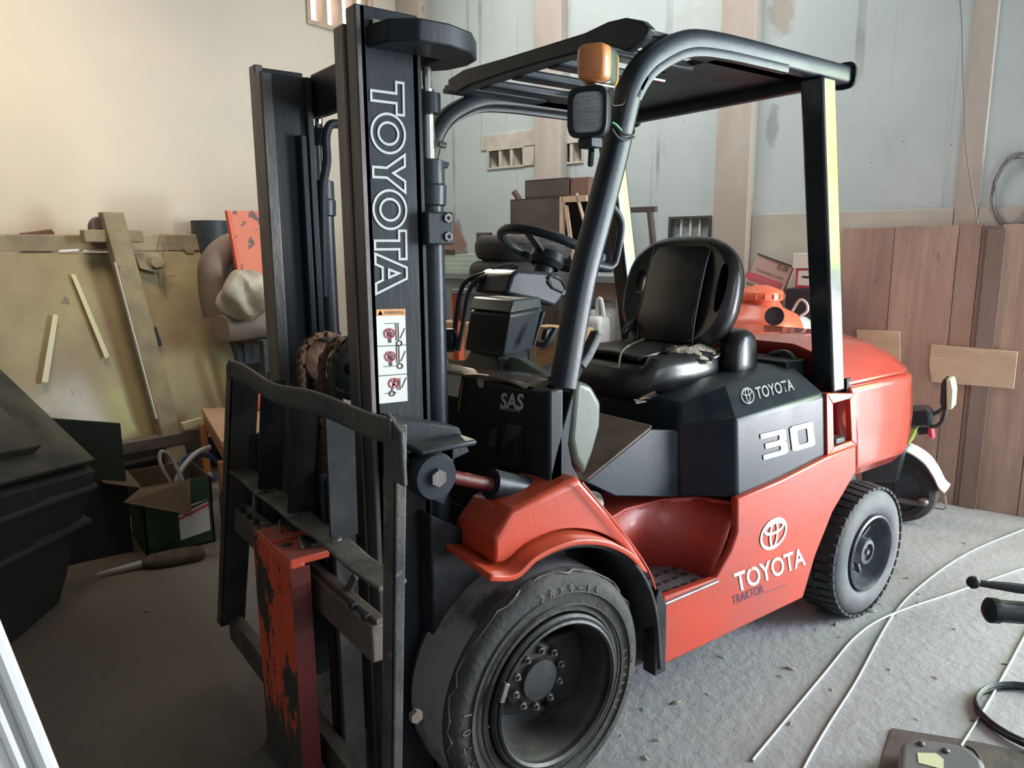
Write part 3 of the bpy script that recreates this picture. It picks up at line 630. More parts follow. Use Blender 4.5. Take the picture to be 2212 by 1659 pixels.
sa = Vector((math.cos(tl), 0, -math.sin(tl))); sb = Vector((0, 1, 0))
def wp(a, r, h=0): return wc+sa*math.cos(a)*r+sb*math.sin(a)*r+wn*h
sw = MB().tube([wp(2*PI*k/56, .178, .0) for k in range(56)], .0155, 12, closed=True).build('steering_wheel', 'plastic', T)
for k in range(60):
    a = 2*PI*(k+.5)/60; MB().ball(wp(a, .171, -.009), .008, 6).build('rim_grip', 'plastic', sw)
for a in (math.radians(200), math.radians(320), math.radians(80)):
    MB().bar([wp(a, .04, -.025), wp(a, .11, -.012), wp(a, .175, 0)], .03, .014, side=wn.cross(wp(a, 1)-wc)).build('spoke', 'plastic', sw, bevel=.003)
MB().lathe([(.001, .012), (.035, .008), (.058, -.012), (.062, -.04), (.05, -.06)], wc, wn, 28, cap=False).build('wheel_boss', 'plastic', sw)
MB().lathe([(.001, .05), (.018, .045), (.023, .028), (.018, .01), (.008, 0)], wp(math.radians(-25), .178, .012), wn, 16, cap=False).build('spinner_knob', 'black', sw)
# shroud under the wheel with oval pocket
q = lambda px, py, y: (0, 0, 0)
sh = MB().loft([[(0.208, -0.1, 1.372), (0.335, -0.1, 1.346), (0.415, -0.1, 1.321), (0.451, -0.1, 1.356), (0.438, -0.1, 1.433), (0.256, -0.1, 1.449), (0.234, -0.1, 1.435)],
    [(p[0], .08, p[2]) for p in ((0.208, -0.1, 1.372), (0.335, -0.1, 1.346), (0.415, -0.1, 1.321), (0.451, -0.1, 1.356), (0.438, -0.1, 1.433), (0.256, -0.1, 1.449), (0.234, -0.1, 1.435))]]).build('column_shroud', 'plastic', T, bevel=.012, seg=3)
MB().tube([(0.38, -0.103, 1.42), (0.392, -0.103, 1.428), (0.438, -0.103, 1.409), (0.456, -0.103, 1.384), (0.444, -0.103, 1.369), (0.4, -0.103, 1.386), (0.38, -0.103, 1.405)], .004, 8, closed=True).build('pocket_ring', 'plastic', sh)
MB().prism([(0.385, -0.101, 1.416), (0.395, -0.101, 1.424), (0.436, -0.101, 1.406), (0.452, -0.101, 1.385), (0.444, -0.101, 1.373), (0.403, -0.101, 1.389)], (0, -.001, 0)).build('pocket', 'ink', sh)
MB().tube(smooth_path([(0.352, 0.02, 1.456), (0.301, 0.03, 1.461), (0.251, 0.04, 1.435), (0.281, 0.04, 1.408)], 4), .006, 8).build('gear_lever', 'black', T)
# tall control levers cranked over in front of the column
L1 = smooth_path([(0.159, 0.14, 1.188), (0.174, 0.14, 1.278), (0.182, 0.12, 1.373), (0.202, 0.1, 1.413), (0.258, 0.05, 1.437), (0.317, 0, 1.458)], 5)
L2 = smooth_path([(0.155, 0.1, 1.176), (0.18, 0.1, 1.281), (0.187, 0.08, 1.368), (0.208, 0.06, 1.411), (0.265, 0.02, 1.435), (0.317, -0.02, 1.453)], 5)
for L in (L1, L2): MB().tube(L, .0085, 10).build('control_lever', 'black', T)
for p in ((.02,.22),): MB().ball((0.148, 0.14, 1.209), .03, 10, (1,1,1.5)).build('lever_boot', 'plastic', T)
MB().tube(smooth_path([(0.222, -0.24, 1.229), (0.233, -0.26, 1.226), (0.245, -0.27, 1.24), (0.27, -0.27, 1.273)], 4), [.010]*13, 8).build('parking_brake_arm', 'black', T)
MB().prism([(0.245, -0.27, 1.24), (0.27, -0.27, 1.27), (0.263, -0.27, 1.279), (0.237, -0.27, 1.273), (0.227, -0.27, 1.241)], (0, .02, 0)).build('parking_brake_grip', 'black', T, bevel=.003)
MB().bar([(0.234, -0.42, 1.181), (0.263, -0.42, 1.212), (0.302, -0.42, 1.27)], .03, .032).build('tilt_lever', 'plastic', T, bevel=.004)
MB().tube([(0.214, -0.42, 1.136), (0.242, -0.42, 1.187)], .010, 8).build('tilt_lever_rod', 'black', T)

# ---- seat
def rr(w, h, n=28, e=3.0):
    o = []
    for k in range(n):
        a = 2*PI*k/n; ca, sa_ = math.cos(a), math.sin(a)
        o.append((math.copysign(abs(ca)**(2/e), ca)*w, math.copysign(abs(sa_)**(2/e), sa_)*h))
    return o
bc = Vector((1.10, -.055, 1.335)); bt = math.radians(14); bu = Vector((math.sin(bt), 0, math.cos(bt))); bn = Vector((-math.cos(bt), 0, math.sin(bt)))
rings = []
for d, sc in ((-.05, .82), (-.04, .93), (-.01, .985), (.02, 1.0), (.045, .97), (.062, .88)):
    rings.append([bc+Vector((0, 1, 0))*(a*sc)+bu*(b*(sc if b > 0 else sc))+bn*(d-(.012*math.cos(a*5) if d > .03 else 0)) for a, b in rr(.275, .225, 40, 2.7)])
rings.append([bc+Vector((0, 1, 0))*a+bu*b+bn*.040 for a, b in rr(.175, .165, 40, 3)])
bk = MB().loft(rings)
bo = bk.build('backrest', 'vinyl', T, ang=60, sharp=False)
def cut(o, mb):
    c = mb.build('cutter', 'vinyl'); md = o.modifiers.new('x', 'BOOLEAN'); md.operation = 'DIFFERENCE'; md.object = c; md.solver = 'EXACT'
    dg = bpy.context.evaluated_depsgraph_get(); me = bpy.data.meshes.new_from_object(o.evaluated_get(dg)); o.modifiers.clear(); o.data = me
    bpy.data.objects.remove(c)
hc = bc+Vector((0, .185, 0))+bu*.035
cut(bo, MB().loft([[hc+Vector((0,1,0))*a+bu*b-bn*.2 for a, b in rr(.022, .05, 20, 2.2)], [hc+Vector((0,1,0))*a+bu*b+bn*.2 for a, b in rr(.022, .05, 20, 2.2)]]))
h2 = bc+Vector((0, -.222, 0))+bu*.02
cut(bo, MB().loft([[h2+Vector((0,1,0))*a+bu*b-bn*.2 for a, b in rr(.016, .085, 20, 2.2)], [h2+Vector((0,1,0))*a+bu*b+bn*.2 for a, b in rr(.030, .095, 20, 2.2)]]))
MB().loft([[h2+Vector((0,1,0))*a+bu*b-bn*.03 for a, b in rr(.02, .088, 20, 2.2)], [h2+Vector((0,1,0))*a+bu*b-bn*.02 for a, b in rr(.02, .088, 20, 2.2)]]).build('slot_lining', 'ink', bo)
bo.data.shade_smooth(); bo.data.set_sharp_from_angle(angle=math.radians(40))
pr = []
for i in range(9):
    row = []
    for j in range(13):
        u = -1+2*j/12; v = -1+2*i/8
        row.append(bc+Vector((0, 1, 0))*(u*.135)+bu*(v*.185-.01)+bn*(.055+.012*(1-u*u)-.02*abs(v)**4+(.006 if i in (2,) else 0)))
    pr.append(row)
MB().grid(pr).build('centre_pad', 'vinyl', bo, solid=.02, bevel=.004, recalc=False)
for s in (-1, 1): MB().tube([bc+Vector((0, s*.139, 0))+bu*(t*.19-.01)+bn*(.062-.015*abs(t)**3) for t in [k/6 for k in range(-6, 7)]], .004, 6).build('piping', 'vinyl', bo)
# cushion
cc = Vector((.875, -.06, 1.075)); rings = []
for z, sc in ((-.06, .86), (-.045, .96), (-.01, 1.0), (.03, .99), (.055, .93), (.068, .80), (.058, .45)):
    rings.append([cc+Vector((a*sc-.0, b*sc, z+.10*max(0, a)*.3+(-.03 if a < -.2 else 0)*1)) for a, b in rr(.255, .255, 40, 3.2)])
cu = MB().loft(rings).build('cushion', 'vinyl', T, sharp=False)
MB().grid([[cc+Vector((u*.16-.01, v*.15, .078-.015*u*u-.012*v*v)) for v in [k/5 for k in range(-5, 6)]] for u in [k/5 for k in range(-5, 6)]]).build('seat_pad', 'vinyl', cu, solid=.018, bevel=.004, recalc=False)
rnd = random.Random(11)
tc_ = cc+Vector((.07, -.175, .068)); fp = []
for k in range(18):
    a = 2*PI*k/18; r = 1+rnd.uniform(-.22, .18); fp.append(tc_+Vector((.105*math.cos(a)*r, .062*math.sin(a)*r-.02*max(0, -math.sin(a)), .004-.040*max(0, -math.sin(a))+.004*math.cos(3*a))))
m = MB(); ctr = tc_+Vector((0, 0, .012)); m.add([ctr]+[tc_.lerp(p, .55)+Vector((0,0,.012+rnd.uniform(-.006,.006))) for p in fp]+fp, [(0, i+1, (i+1)%18+1) for i in range(18)]+[(i+1, i+19, (i+1)%18+19, (i+1)%18+1) for i in range(18)])
m.build('torn_foam', 'foam', cu, recalc=False, solid=.006)
for s, k0 in ((1, 0), (-1, 9)):
    pts = [fp[(k0+k) % 18]+Vector((0, 0, .004+rnd.uniform(0, .008))) for k in range(10)]
    MB().tube(pts, [.003+rnd.uniform(0, .003) for _ in pts], 6).build('torn_vinyl_edge', 'vinyl', cu)
MB().tube(smooth_path([cc+Vector((-.24, -.12, .03)), cc+Vector((-.15, -.05, .075)), cc+Vector((0, .02, .088)), cc+Vector((.1, .08, .085))], 5), .004, 6).build('seam_tear', 'foam', cu)
for s in (-1, 1): MB().loft([[cc+Vector((.27, s*.235, .025))+Vector((a*k, 0, b*k))+Vector((0, y, 0)) for a, b in rr(.075, .115, 20, 2.4)] for y, k in ((-.05, .7), (-.042, .9), (-.02, 1), (.02, 1), (.035, .9))]).build('hip_bolster', 'vinyl', cu, sharp=False)
MB().box(.70, 1.10, -.26, .16, .985, 1.02).build('seat_base', 'black', T, bevel=.01)
for k, (a, b) in enumerate(((.66, -.25), (.72, -.12), (.80, -.27))): MB().tube([(a, b, 1.0), (a+.05, b-.03, 1.025), (a+.1, b+.02, 1.0)], .004, 6).build('seat_spring', 'rust', T)
rnd = random.Random(2); 
for k in range(7): MB().prism([(.60+.03*k, -.30+.02*k, 1.0), (.64+.03*k, -.31+.02*k, 1.003), (.63+.03*k, -.26, 1.004)], (0, 0, .003)).build('foam_scrap', 'foam', T) if k % 2 == 0 else None
hb = MB().tube(smooth_path([(0.957, 0.12, 1.171), (0.975, 0.12, 1.189), (1.012, 0.12, 1.209), (1.028, 0.12, 1.227)], 3), [.006, .008, .012, .014, .015, .016, .016, .015, .013, .010], 8).build('seat_slide_handle', 'black', T)

# ---- overhead guard
def guard(s):
    y = -.505*s; w = .062
    P = [(0.098, -0.505, 1.147), (0.161, -0.505, 1.424), (0.219, -0.505, 1.595), (0.277, -0.505, 1.766), (0.304, -0.505, 1.863), (0.332, -0.505, 1.937), (0.383, -0.505, 2.003), (0.455, -0.505, 2.049), (0.546, -0.505, 2.084), (0.669, -0.505, 2.097), (0.893, -0.505, 2.1), (1.383, -0.505, 2.099)]
    path = smooth_path([(p[0], y, p[2]) for p in P], 4)
    g = MB().bar(path, w, .062, c=.45).build('guard_pillar_and_rail', 'black', T, ang=50)
    MB().bar([(p.x+.0, y-.018*s, p.z-.030) for p in path[20:42]], .026, .03, c=.4).build('rail_lip', 'black', T)
    e = path[-1]; MB().loft([[e+Vector((.0, a, b)) for a, b in rr(.045, .047, 16, 3)], [e+Vector((.022, a*.9, b*.9)) for a, b in rr(.045, .047, 16, 3)]]).build('rail_end_cap', 'plastic', T, bevel=.003)
    # rear pillar: square section
    a = (1.186, -0.545, 2.073); b = (1.396, -0.545, 0.975)
    m = MB().loft([[(q[0]+dx, (q[1]+dy)*s, q[2]) for dx, dy in ((0,0),(.085,0),(.085,.085),(0,.085))] for q in (b, a)]).build('rear_pillar', 'guardpaint', T, bevel=.010, seg=3)
    return g
guard(1); guard(-1)
# roof: front cross member, side valance bars, longitudinal bars, rear plate
rf = [(0.3, 0.361, 2.105), (0.3, 0.26, 2.12), (0.3, 0.019, 2.112), (0.3, -0.188, 2.108), (0.3, -0.354, 2.105), (0.3, -0.445, 2.113), (0.3, -0.51, 2.108), (0.3, -0.569, 2.087), (0.3, -0.596, 2.063), (0.3, -0.578, 2.041), (0.3, -0.516, 2.022), (0.3, -0.464, 2.046), (0.3, -0.407, 2.053), (0.3, -0.188, 2.062), (0.3, 0.02, 2.065), (0.3, 0.233, 2.062), (0.3, 0.309, 2.05), (0.3, 0.356, 2.076)]
MB().prism(rf, (.03, 0, 0)).build('roof_front_member', 'black', T, bevel=.006, seg=2)
MB().box(.33, .40, -.43, .43, 2.075, 2.10).build('roof_front_flange', 'black', T, bevel=.003)
for k, y in enumerate((-.30, -.11, .08, .27)): MB().box(.39, .80, y-.032, y+.032, 2.07, 2.10).build('roof_bar', 'black', T, bevel=.008)
MB().box(.78, 1.30, -.49, .49, 2.085, 2.105).build('roof_plate', 'black', T, bevel=.003)
for s in (1, -1): MB().box(.36, 1.3, min(-.49*s, -.385*s), max(-.49*s, -.385*s), 2.085, 2.102).build('roof_side_strip', 'black', T, bevel=.003)
MB().bar([(1.26, -.5, 2.075), (1.26, .5, 2.075)], .05, .06, side=(1, 0, 0), c=.4).build('roof_rear_member', 'black', T)
MB().tube([(.62, -.22, 2.06), (.78, -.22, 2.06)], .006, 8).build('roof_lamp_tube', 'chrome', T)
# decal on the far rail
fd = aff((0.591, 0.474, 2.087), (0.844, 0.474, 2.105), (0.592, 0.474, 2.126))
MB().prism([fd(0,0), fd(.16,0), fd(.16,1), fd(0,1)], (0, -.001, 0)).build('warning_decal', 'labelorange', T)
MB().prism([fd(.18,0), fd(1,0), fd(1,.65), fd(.18,.65)], (0, -.001, 0)).build('rail_decal', 'white', T)
# grab handle
hp = [(0.256, -0.49, 1.638), (0.278, -0.49, 1.631), (0.314, -0.49, 1.597), (0.321, -0.49, 1.559), (0.303, -0.49, 1.483), (0.289, -0.49, 1.466), (0.271, -0.49, 1.461), (0.215, -0.49, 1.47)]
gh = MB().tube(smooth_path(hp, 5), .011, 12).build('grab_handle', 'black', T)
for p in (hp[0], hp[-1]): MB().cyl((p[0], p[1]-.012, p[2]), (p[0], p[1]-.02, p[2]), .007, 8).build('handle_bolt', 'chrome', gh)
# work light and indicator on the near front pillar
yl = -.555
def face_ring(c, w, h, e=4.5, n=28, R=None): return [Vector(c)+R[0]*a+R[1]*b for a, b in rr(w*.84, h*.84, n, e)]
FU = Vector((.45, -.89, 0)).normalized(); FN = Vector((-.89, -.45, 0)).normalized()  # lamp faces forward and a little outward
lc = Vector((0.135, -0.555, 1.848)); Rz = (FU, Vector((0, 0, 1)))
wl = MB().loft([[*face_ring(lc-FN*.075, .025, .03, 2.5, 28, Rz)], face_ring(lc-FN*.06, .045, .055, 3, 28, Rz), face_ring(lc-FN*.02, .060, .070, 4, 28, Rz), face_ring(lc+FN*.01, .064, .074, 4.5, 28, Rz), face_ring(lc+FN*.016, .062, .072, 4.5, 28, Rz), face_ring(lc+FN*.016, .050, .060, 4.5, 28, Rz), face_ring(lc+FN*.008, .048, .058, 4.5, 28, Rz)]).build('work_light', 'plastic', T, ang=35)
MB().loft([face_ring(lc+FN*.009, .048, .058, 4.5, 28, Rz), face_ring(lc+FN*.014, .036, .045, 4, 28, Rz), face_ring(lc+FN*.016, .012, .015, 3, 28, Rz)]).build('lamp_lens', 'lens', wl)
for k in range(9): 
    z = -.036+.009*k; MB().tube([lc+FN*.0145-FU*.033+Vector((0,0,z)), lc+FN*.0165+Vector((0,0,z)), lc+FN*.0145+FU*.033+Vector((0,0,z))], .0013, 4).build('lens_rib', 'lens', wl)
MB().prism([lc+Vector((-.01, -.02, -.060)), lc+Vector((.03, -.02, -.060)), lc+Vector((.03, -.02, -.085)), lc+Vector((-.01, -.02, -.085))], (0, .05, 0)).build('lamp_bracket', 'black', wl, bevel=.003)
MB().tube([lc+Vector((.01, 0, -.09)), (lc.x+.04, -.52, lc.z-.12)], .008, 8).build('lamp_stud', 'black', wl)
ic = Vector((0.161, -0.555, 1.964)); 
ind = MB().loft([face_ring(ic-FN*.055, .040, .050, 4.5, 28, Rz), face_ring(ic-FN*.04, .047, .054, 5, 28, Rz), face_ring(ic+FN*.005, .047, .054, 5, 28, Rz)]).build('turn_indicator', 'guard', T, bevel=.003)
MB().loft([face_ring(ic+FN*.005, .046, .053, 5, 28, Rz), face_ring(ic+FN*.040, .044, .050, 5, 28, Rz), face_ring(ic+FN*.050, .034, .040, 4, 28, Rz)]).build('amber_lens', 'amber', ind, ang=50)
MB().loft([face_ring(ic-FN*.055, .042, .052, 5, 28, Rz), face_ring(ic-FN*.070, .040, .050, 5, 28, Rz)]).build('rear_amber_lens', 'amberlit', ind)
MB().box(ic.x-.01, ic.x+.03, -.565, -.53, ic.z-.075, ic.z-.042).build('indicator_bracket', 'black', ind, bevel=.003)
MB().box(ic.x-.02, ic.x+.05, -.57, -.50, lc.z+.064, lc.z+.070).build('bracket_plate', 'chrome', T, bevel=.002)
M_['greenwire'] = pm('green_wire', (.02, .35, .06), .4)
MB().tube(smooth_path([(0.24, -0.53, 1.833), (0.256, -0.545, 1.816), (0.299, -0.54, 1.809), (0.324, -0.53, 1.822), (0.322, -0.52, 1.849), (0.297, -0.52, 1.878)], 6), .0022, 6).build('loose_wire', 'ink', T)
MB().tube(smooth_path([(0.211, -0.56, 1.831), (0.227, -0.56, 1.826), (0.25, -0.555, 1.815)], 5), .0026, 6).build('green_wire', 'greenwire', T)
MB().tube(smooth_path([(0.221, -0.55, 1.817), (0.243, -0.55, 1.798), (0.272, -0.55, 1.793), (0.314, -0.54, 1.805)], 5), .003, 6).build('loose_wire', 'ink', T)
MB().tube(smooth_path([(0.183, -0.56, 1.922), (0.214, -0.56, 1.909), (0.219, -0.55, 1.877), (0.268, -0.54, 1.884), (0.289, -0.53, 1.905)], 5), .0016, 6).build('loose_wire', 'ink', T)
# cable conduit edge on the inner side of the pillar
MB().tube([(0.222, -0.475, 1.484), (0.176, -0.475, 1.154)], .004, 6).build('pillar_trim', 'chrome', T)

# ---- mast
ZT = 2.055
def mast(s, detail):
    y = -.425*s
    def Y(a): return (a+.06)*s
    o = MB()
    o.box(-0.390, -0.240, min(Y(-.425), Y(-.405)), max(Y(-.425), Y(-.405)), .06, ZT)          # outer web
    outer = o.build('outer_mast_rail', 'mast', T, bevel=.003)
    MB().box(-0.400, -0.375, min(Y(-.425), Y(-.375)), max(Y(-.425), Y(-.375)), .06, ZT-.0).build('rail_flange', 'steel', outer, bevel=.003)
    MB().box(-0.258, -0.232, min(Y(-.425), Y(-.365)), max(Y(-.425), Y(-.365)), .06, ZT-.02).build('rail_flange', 'mast', outer, bevel=.003)
    i = MB(); i.box(-0.380, -0.250, min(Y(-.345), Y(-.33)), max(Y(-.345), Y(-.33)), .08, ZT-.03)
    inner = i.build('inner_mast_rail', 'mast', T, bevel=.003)
    MB().box(-0.405, -0.370, min(Y(-.37), Y(-.315)), max(Y(-.37), Y(-.315)), .08, ZT-.03).build('rail_flange', 'steel', inner, bevel=.004)
    MB().box(-0.270, -0.248, min(Y(-.37), Y(-.315)), max(Y(-.37), Y(-.315)), .08, ZT-.03).build('rail_flange', 'mast', inner, bevel=.004)
    MB().box(-0.300, -0.280, min(Y(-.33), Y(-.30)), max(Y(-.33), Y(-.30)), .3, ZT-.2).build('rail_rib', 'mast', inner, bevel=.004)
    MB().lathe([(.045, 0), (.048, .006), (.048, .03), (.045, .036)], (-.345, Y(-.405), 1.95), (0, s, 0), 24).build('mast_roller', 'steel', outer)
    # lift cylinder behind the rail
    cx, cy = -.200, Y(-.395)
    cy_ = MB().cyl((cx, cy, .2), (cx, cy, 1.62), .033, 22).build('lift_cylinder', 'black', T, ang=40)
    MB().lathe([(.034, 0), (.040, .004), (.042, .05), (.038, .055), (.038, .11), (.024, .115)], (cx, cy, 1.62), (0, 0, 1), 22).build('cylinder_head', 'black', cy_)
    MB().cyl((cx, cy, 1.73), (cx, cy, 1.90), .016, 16).build('cylinder_rod', 'chrome', cy_)
    MB().lathe([(.02, 0), (.032, .003), (.032, .05), (.02, .053)], (cx, cy, 1.84), (0, 0, 1), 20).build('rod_collar', 'black', cy_)
    MB().cyl((cx, cy, 1.89), (cx, cy, 1.95), .012, 10).build('rod_stud', 'chrome', cy_)
    return outer
mo = mast(1, True); mf = mast(-1, False)
MB().box(-.232, -.205, -.31, .31, 1.915, 2.045).build('mast_top_beam', 'mast', T, bevel=.006)
MB().box(-.232, -.205, -.31, .31, .95, 1.02).build('mast_cross_beam', 'mast', T, bevel=.006)
MB().box(-.232, -.205, -.31, .31, .25, .40).build('mast_cross_beam', 'mast', T, bevel=.006)
# tongue plates that carry the rod ends
for s in (1, -1):
    P = [(-.375, -.366), (-.36, -.44), (-.305, -.485), (-.23, -.488), (-.15, -.46), (-.10, -.405), (-.09, -.35), (-.105, -.285), (-.14, -.24), (-.18, -.24), (-.18, -.366)]
    tp_ = MB().prism([(a, b*s, 1.965) for a, b in P], (0, 0, .048)).build('rod_end_plate', 'mast', T, bevel=.005)
    if s > 0:
        rnd = random.Random(9)
        MB().tube([(-.36+.02*k, -.37-.01*abs(math.sin(k)), 2.015+rnd.uniform(0, .008)) for k in range(9)], [.006+rnd.uniform(0, .006) for _ in range(9)], 6).build('cobweb_tuft', 'foam', tp_)
# hose and stay on the far cylinder
MB().tube(smooth_path([(-0.142, 0.28, 1.895), (-0.16, 0.28, 1.903), (-0.188, 0.28, 1.895), (-0.202, 0.28, 1.855), (-0.203, 0.28, 1.785), (-0.219, 0.28, 1.714), (-0.226, 0.28, 1.615), (-0.235, 0.28, 1.368)], 5), .014, 10).build('mast_hose', 'black', T)
# bracket block on the near cylinder
MB().box(-.245, -.168, -.395, -.335, 1.525, 1.605).build('cylinder_clamp', 'black', T, bevel=.005)
for dz in (.02, .065): MB().lathe([(.012, 0), (.012, -.006), (.006, -.006), (.001, -.002)], (-.188, -.395, 1.525+dz), (0, 1, 0), 6, cap=False).build('clamp_bolt', 'steel', T)
MB().prism([(-0.174, -0.345, 1.735), (-0.145, -0.345, 1.729), (-0.151, -0.345, 1.715), (-0.173, -0.345, 1.72)], (0, .03, 0)).build('hose_stub', 'black', T, bevel=.002)
MB().cyl((-0.177, -0.345, 1.773), (-0.158, -0.345, 1.77), .008, 8).build('bleed_nipple', 'steel', T)
# mast lettering, reading down the rail
yd = -.3658; BL, BR, TL = (-0.368, -0.366, 1.901), (-0.381, -0.366, 1.408), (-0.284, -0.366, 1.901)
BR = (BL[0]+(BR[0]-BL[0])*.6, yd, BR[2]); 
ff = aff(BL, BR, TL); f = lambda u, v, h=0: Vector(ff(u, v))+Vector((0, -h, 0)); asp = ((Vector(BR)-Vector(BL)).length, (Vector(TL)-Vector(BL)).length)
def Lt(u0, u1, kind):
    W_ = u1-u0; X = lambda a: u0+W_*a
    st_ = .30
    if kind == 'T': return [[(X(0), 1), (X(1), 1), (X(1), .77), (X(.5+st_/2), .77), (X(.5+st_/2), 0), (X(.5-st_/2), 0), (X(.5-st_/2), .77), (X(0), .77)]]
    if kind == 'Y': return [[(X(0), 1), (X(.30), 1), (X(.5), .62), (X(.70), 1), (X(1), 1), (X(.63), .42), (X(.63), 0), (X(.37), 0), (X(.37), .42)]]
    if kind == 'A': return [[(X(0), 0), (X(.36), 1), (X(.64), 1), (X(1), 0), (X(.74), 0), (X(.66), .22), (X(.34), .22), (X(.26), 0)], [(X(.5), .74), (X(.40), .42), (X(.60), .42)]]
    if kind == 'O': return [arc((X(.5), .5), W_*.5, 0, 2*PI, 36, .52)[:-1], arc((X(.5), .5), W_*.28, 0, 2*PI, 28, .31)[:-1]]
m = MB()
for u0, u1, k in ((0, .155, 'T'), (.148, .335, 'O'), (.33, .515, 'Y'), (.50, .69, 'O'), (.69, .835, 'T'), (.80, 1, 'A')):
    for pl in Lt(u0+.004, u1-.004, k): stroke(m, pl, f, .0058, asp)
m.build('lettering', 'decal', mo)
# warning sticker
BL, BR, TL = (-0.379, -0.366, 1.141), (-0.3, -0.366, 1.138), (-0.378, -0.366, 1.373); ff = aff(BL, BR, TL)
f = lambda u, v, h=0: Vector(ff(u, v))+Vector((0, -h, 0)); asp = ((Vector(BR)-Vector(BL)).length, (Vector(TL)-Vector(BL)).length)
stk = MB().prism([f(0,0), f(1,0), f(1,1), f(0,1)], (0, -.001, 0)).build('warning_sticker', 'white', mo)
def fl_(polys, mat, nm): plate2d(MB(), polys, f, .0012, .0018).build(nm, mat, stk)
fl_([[(0,.93),(1,.93),(1,1),(0,1)]], 'labelorange', 'sticker_header')
fl_([[(.05,.94),(.22,.94),(.135,.99)]], 'ink', 'alert_triangle')
text('WARNING', f(.27,.945,.002), f(.95,.945,.002), f(.27,.982,.002), 'ink', stk)
fl_([[(0,.61),(1,.61),(1,.618),(0,.618)], [(0,.295),(1,.295),(1,.303),(0,.303)]], 'ink', 'sticker_rule')
m = MB(); mr = MB()
for cy_, dx in ((.735, 0), (.49, 0), (.20, .1)):
    cx_ = .43+dx
    if dx == 0:
        plate2d(m, [arc((cx_, cy_+.045), .045, 0, 2*PI, 12, .014)[:-1], [(cx_-.09,cy_-.02),(cx_+.09,cy_-.02),(cx_+.09,cy_+.028),(cx_-.09,cy_+.028)], [(cx_-.05,cy_-.09),(cx_-.01,cy_-.09),(cx_-.01,cy_-.02),(cx_-.05,cy_-.02)], [(cx_+.015,cy_-.09),(cx_+.055,cy_-.09),(cx_+.055,cy_-.02),(cx_+.015,cy_-.02)]], f, .0012, .002)
    else:
        plate2d(m, [arc((cx_+.02, cy_+.055), .045, 0, 2*PI, 12, .012)[:-1], [(cx_-.06,cy_-.02),(cx_+.02,cy_-.02),(cx_+.09,cy_+.04),(cx_-.02,cy_+.045)], [(cx_-.12,cy_-.08),(cx_-.07,cy_-.08),(cx_,cy_),(cx_-.05,cy_)]], f, .0012, .002)
    g = lambda u, v, h=0, f=f: f(u, v, h+.002)
    stroke(mr, arc((cx_, cy_+.01), .17, 0, 2*PI, 28, .052)[:-1], g, .0022, asp); stroke(mr, [(cx_-.12, cy_+.047), (cx_+.12, cy_-.027)], g, .0022, asp, closed=False)
    g2 = lambda u, v, h=0, f=f: f(u, v, h+.0012)
    stroke(m, arc((.76 if dx == 0 else .45, cy_-.10), .09, 0, 2*PI, 16, .027)[:-1], g2, .0025, asp)
    for ln in ([(.66, cy_+.12 if dx == 0 else cy_+.06), (.66, cy_-.07)], [(.74, cy_+.12 if dx == 0 else cy_+.06), (.74, cy_-.07)], [(.80, cy_-.05), (.97, cy_+.06)], [(.28 if cy_ > .6 else .2, cy_+(.115 if cy_ > .6 else -.095)), (.62, cy_+(.115 if cy_ > .6 else -.095))]):
        stroke(m, ln, g2, .0012, asp, closed=False)
m.build('pictogram', 'ink', stk)['kind'] = 'stuff'; mr.build('prohibition_ring', 'printred', stk)['kind'] = 'stuff'

# ---- centre lift: cylinder, sheaves, chains
MB().cyl((-.30, -.10, .1), (-.30, -.10, 1.07), .052, 24).build('free_lift_cylinder', 'black', T)
MB().cyl((-.30, -.10, 1.07), (-.30, -.10, 1.14), .03, 16).build('free_lift_rod', 'chrome', T)
ZS = 1.20; XS = -.34
def sheave(yc, mat, nm):
    o = MB().lathe([(.022, -.014), (.062, -.014), (.066, -.012), (.058, -.006), (.058, .006), (.066, .012), (.062, .014), (.022, .014)], (XS, yc, ZS), (0, 1, 0), 36, cap=True).build('sheave', mat, T, ang=30)
    MB().cyl((XS, yc-.022, ZS), (XS, yc+.022, ZS), .018, 14).build('sheave_pin', 'chrome', o)
sheave(-.135, 'plastic', ''); sheave(.045, 'rust', '')
MB().box(XS-.02, XS+.05, -.16, .07, 1.255, 1.265).build('crosshead_plate', 'bar', T, bevel=.002)
MB().box(XS-.012, XS+.03, -.06, -.045, 1.14, 1.26).build('crosshead_web', 'bar', T, bevel=.002)
MB().box(XS-.03, XS+.05, -.165, .075, 1.115, 1.135).build('crosshead_foot', 'black', T, bevel=.003)
pitch = .0254
link = None
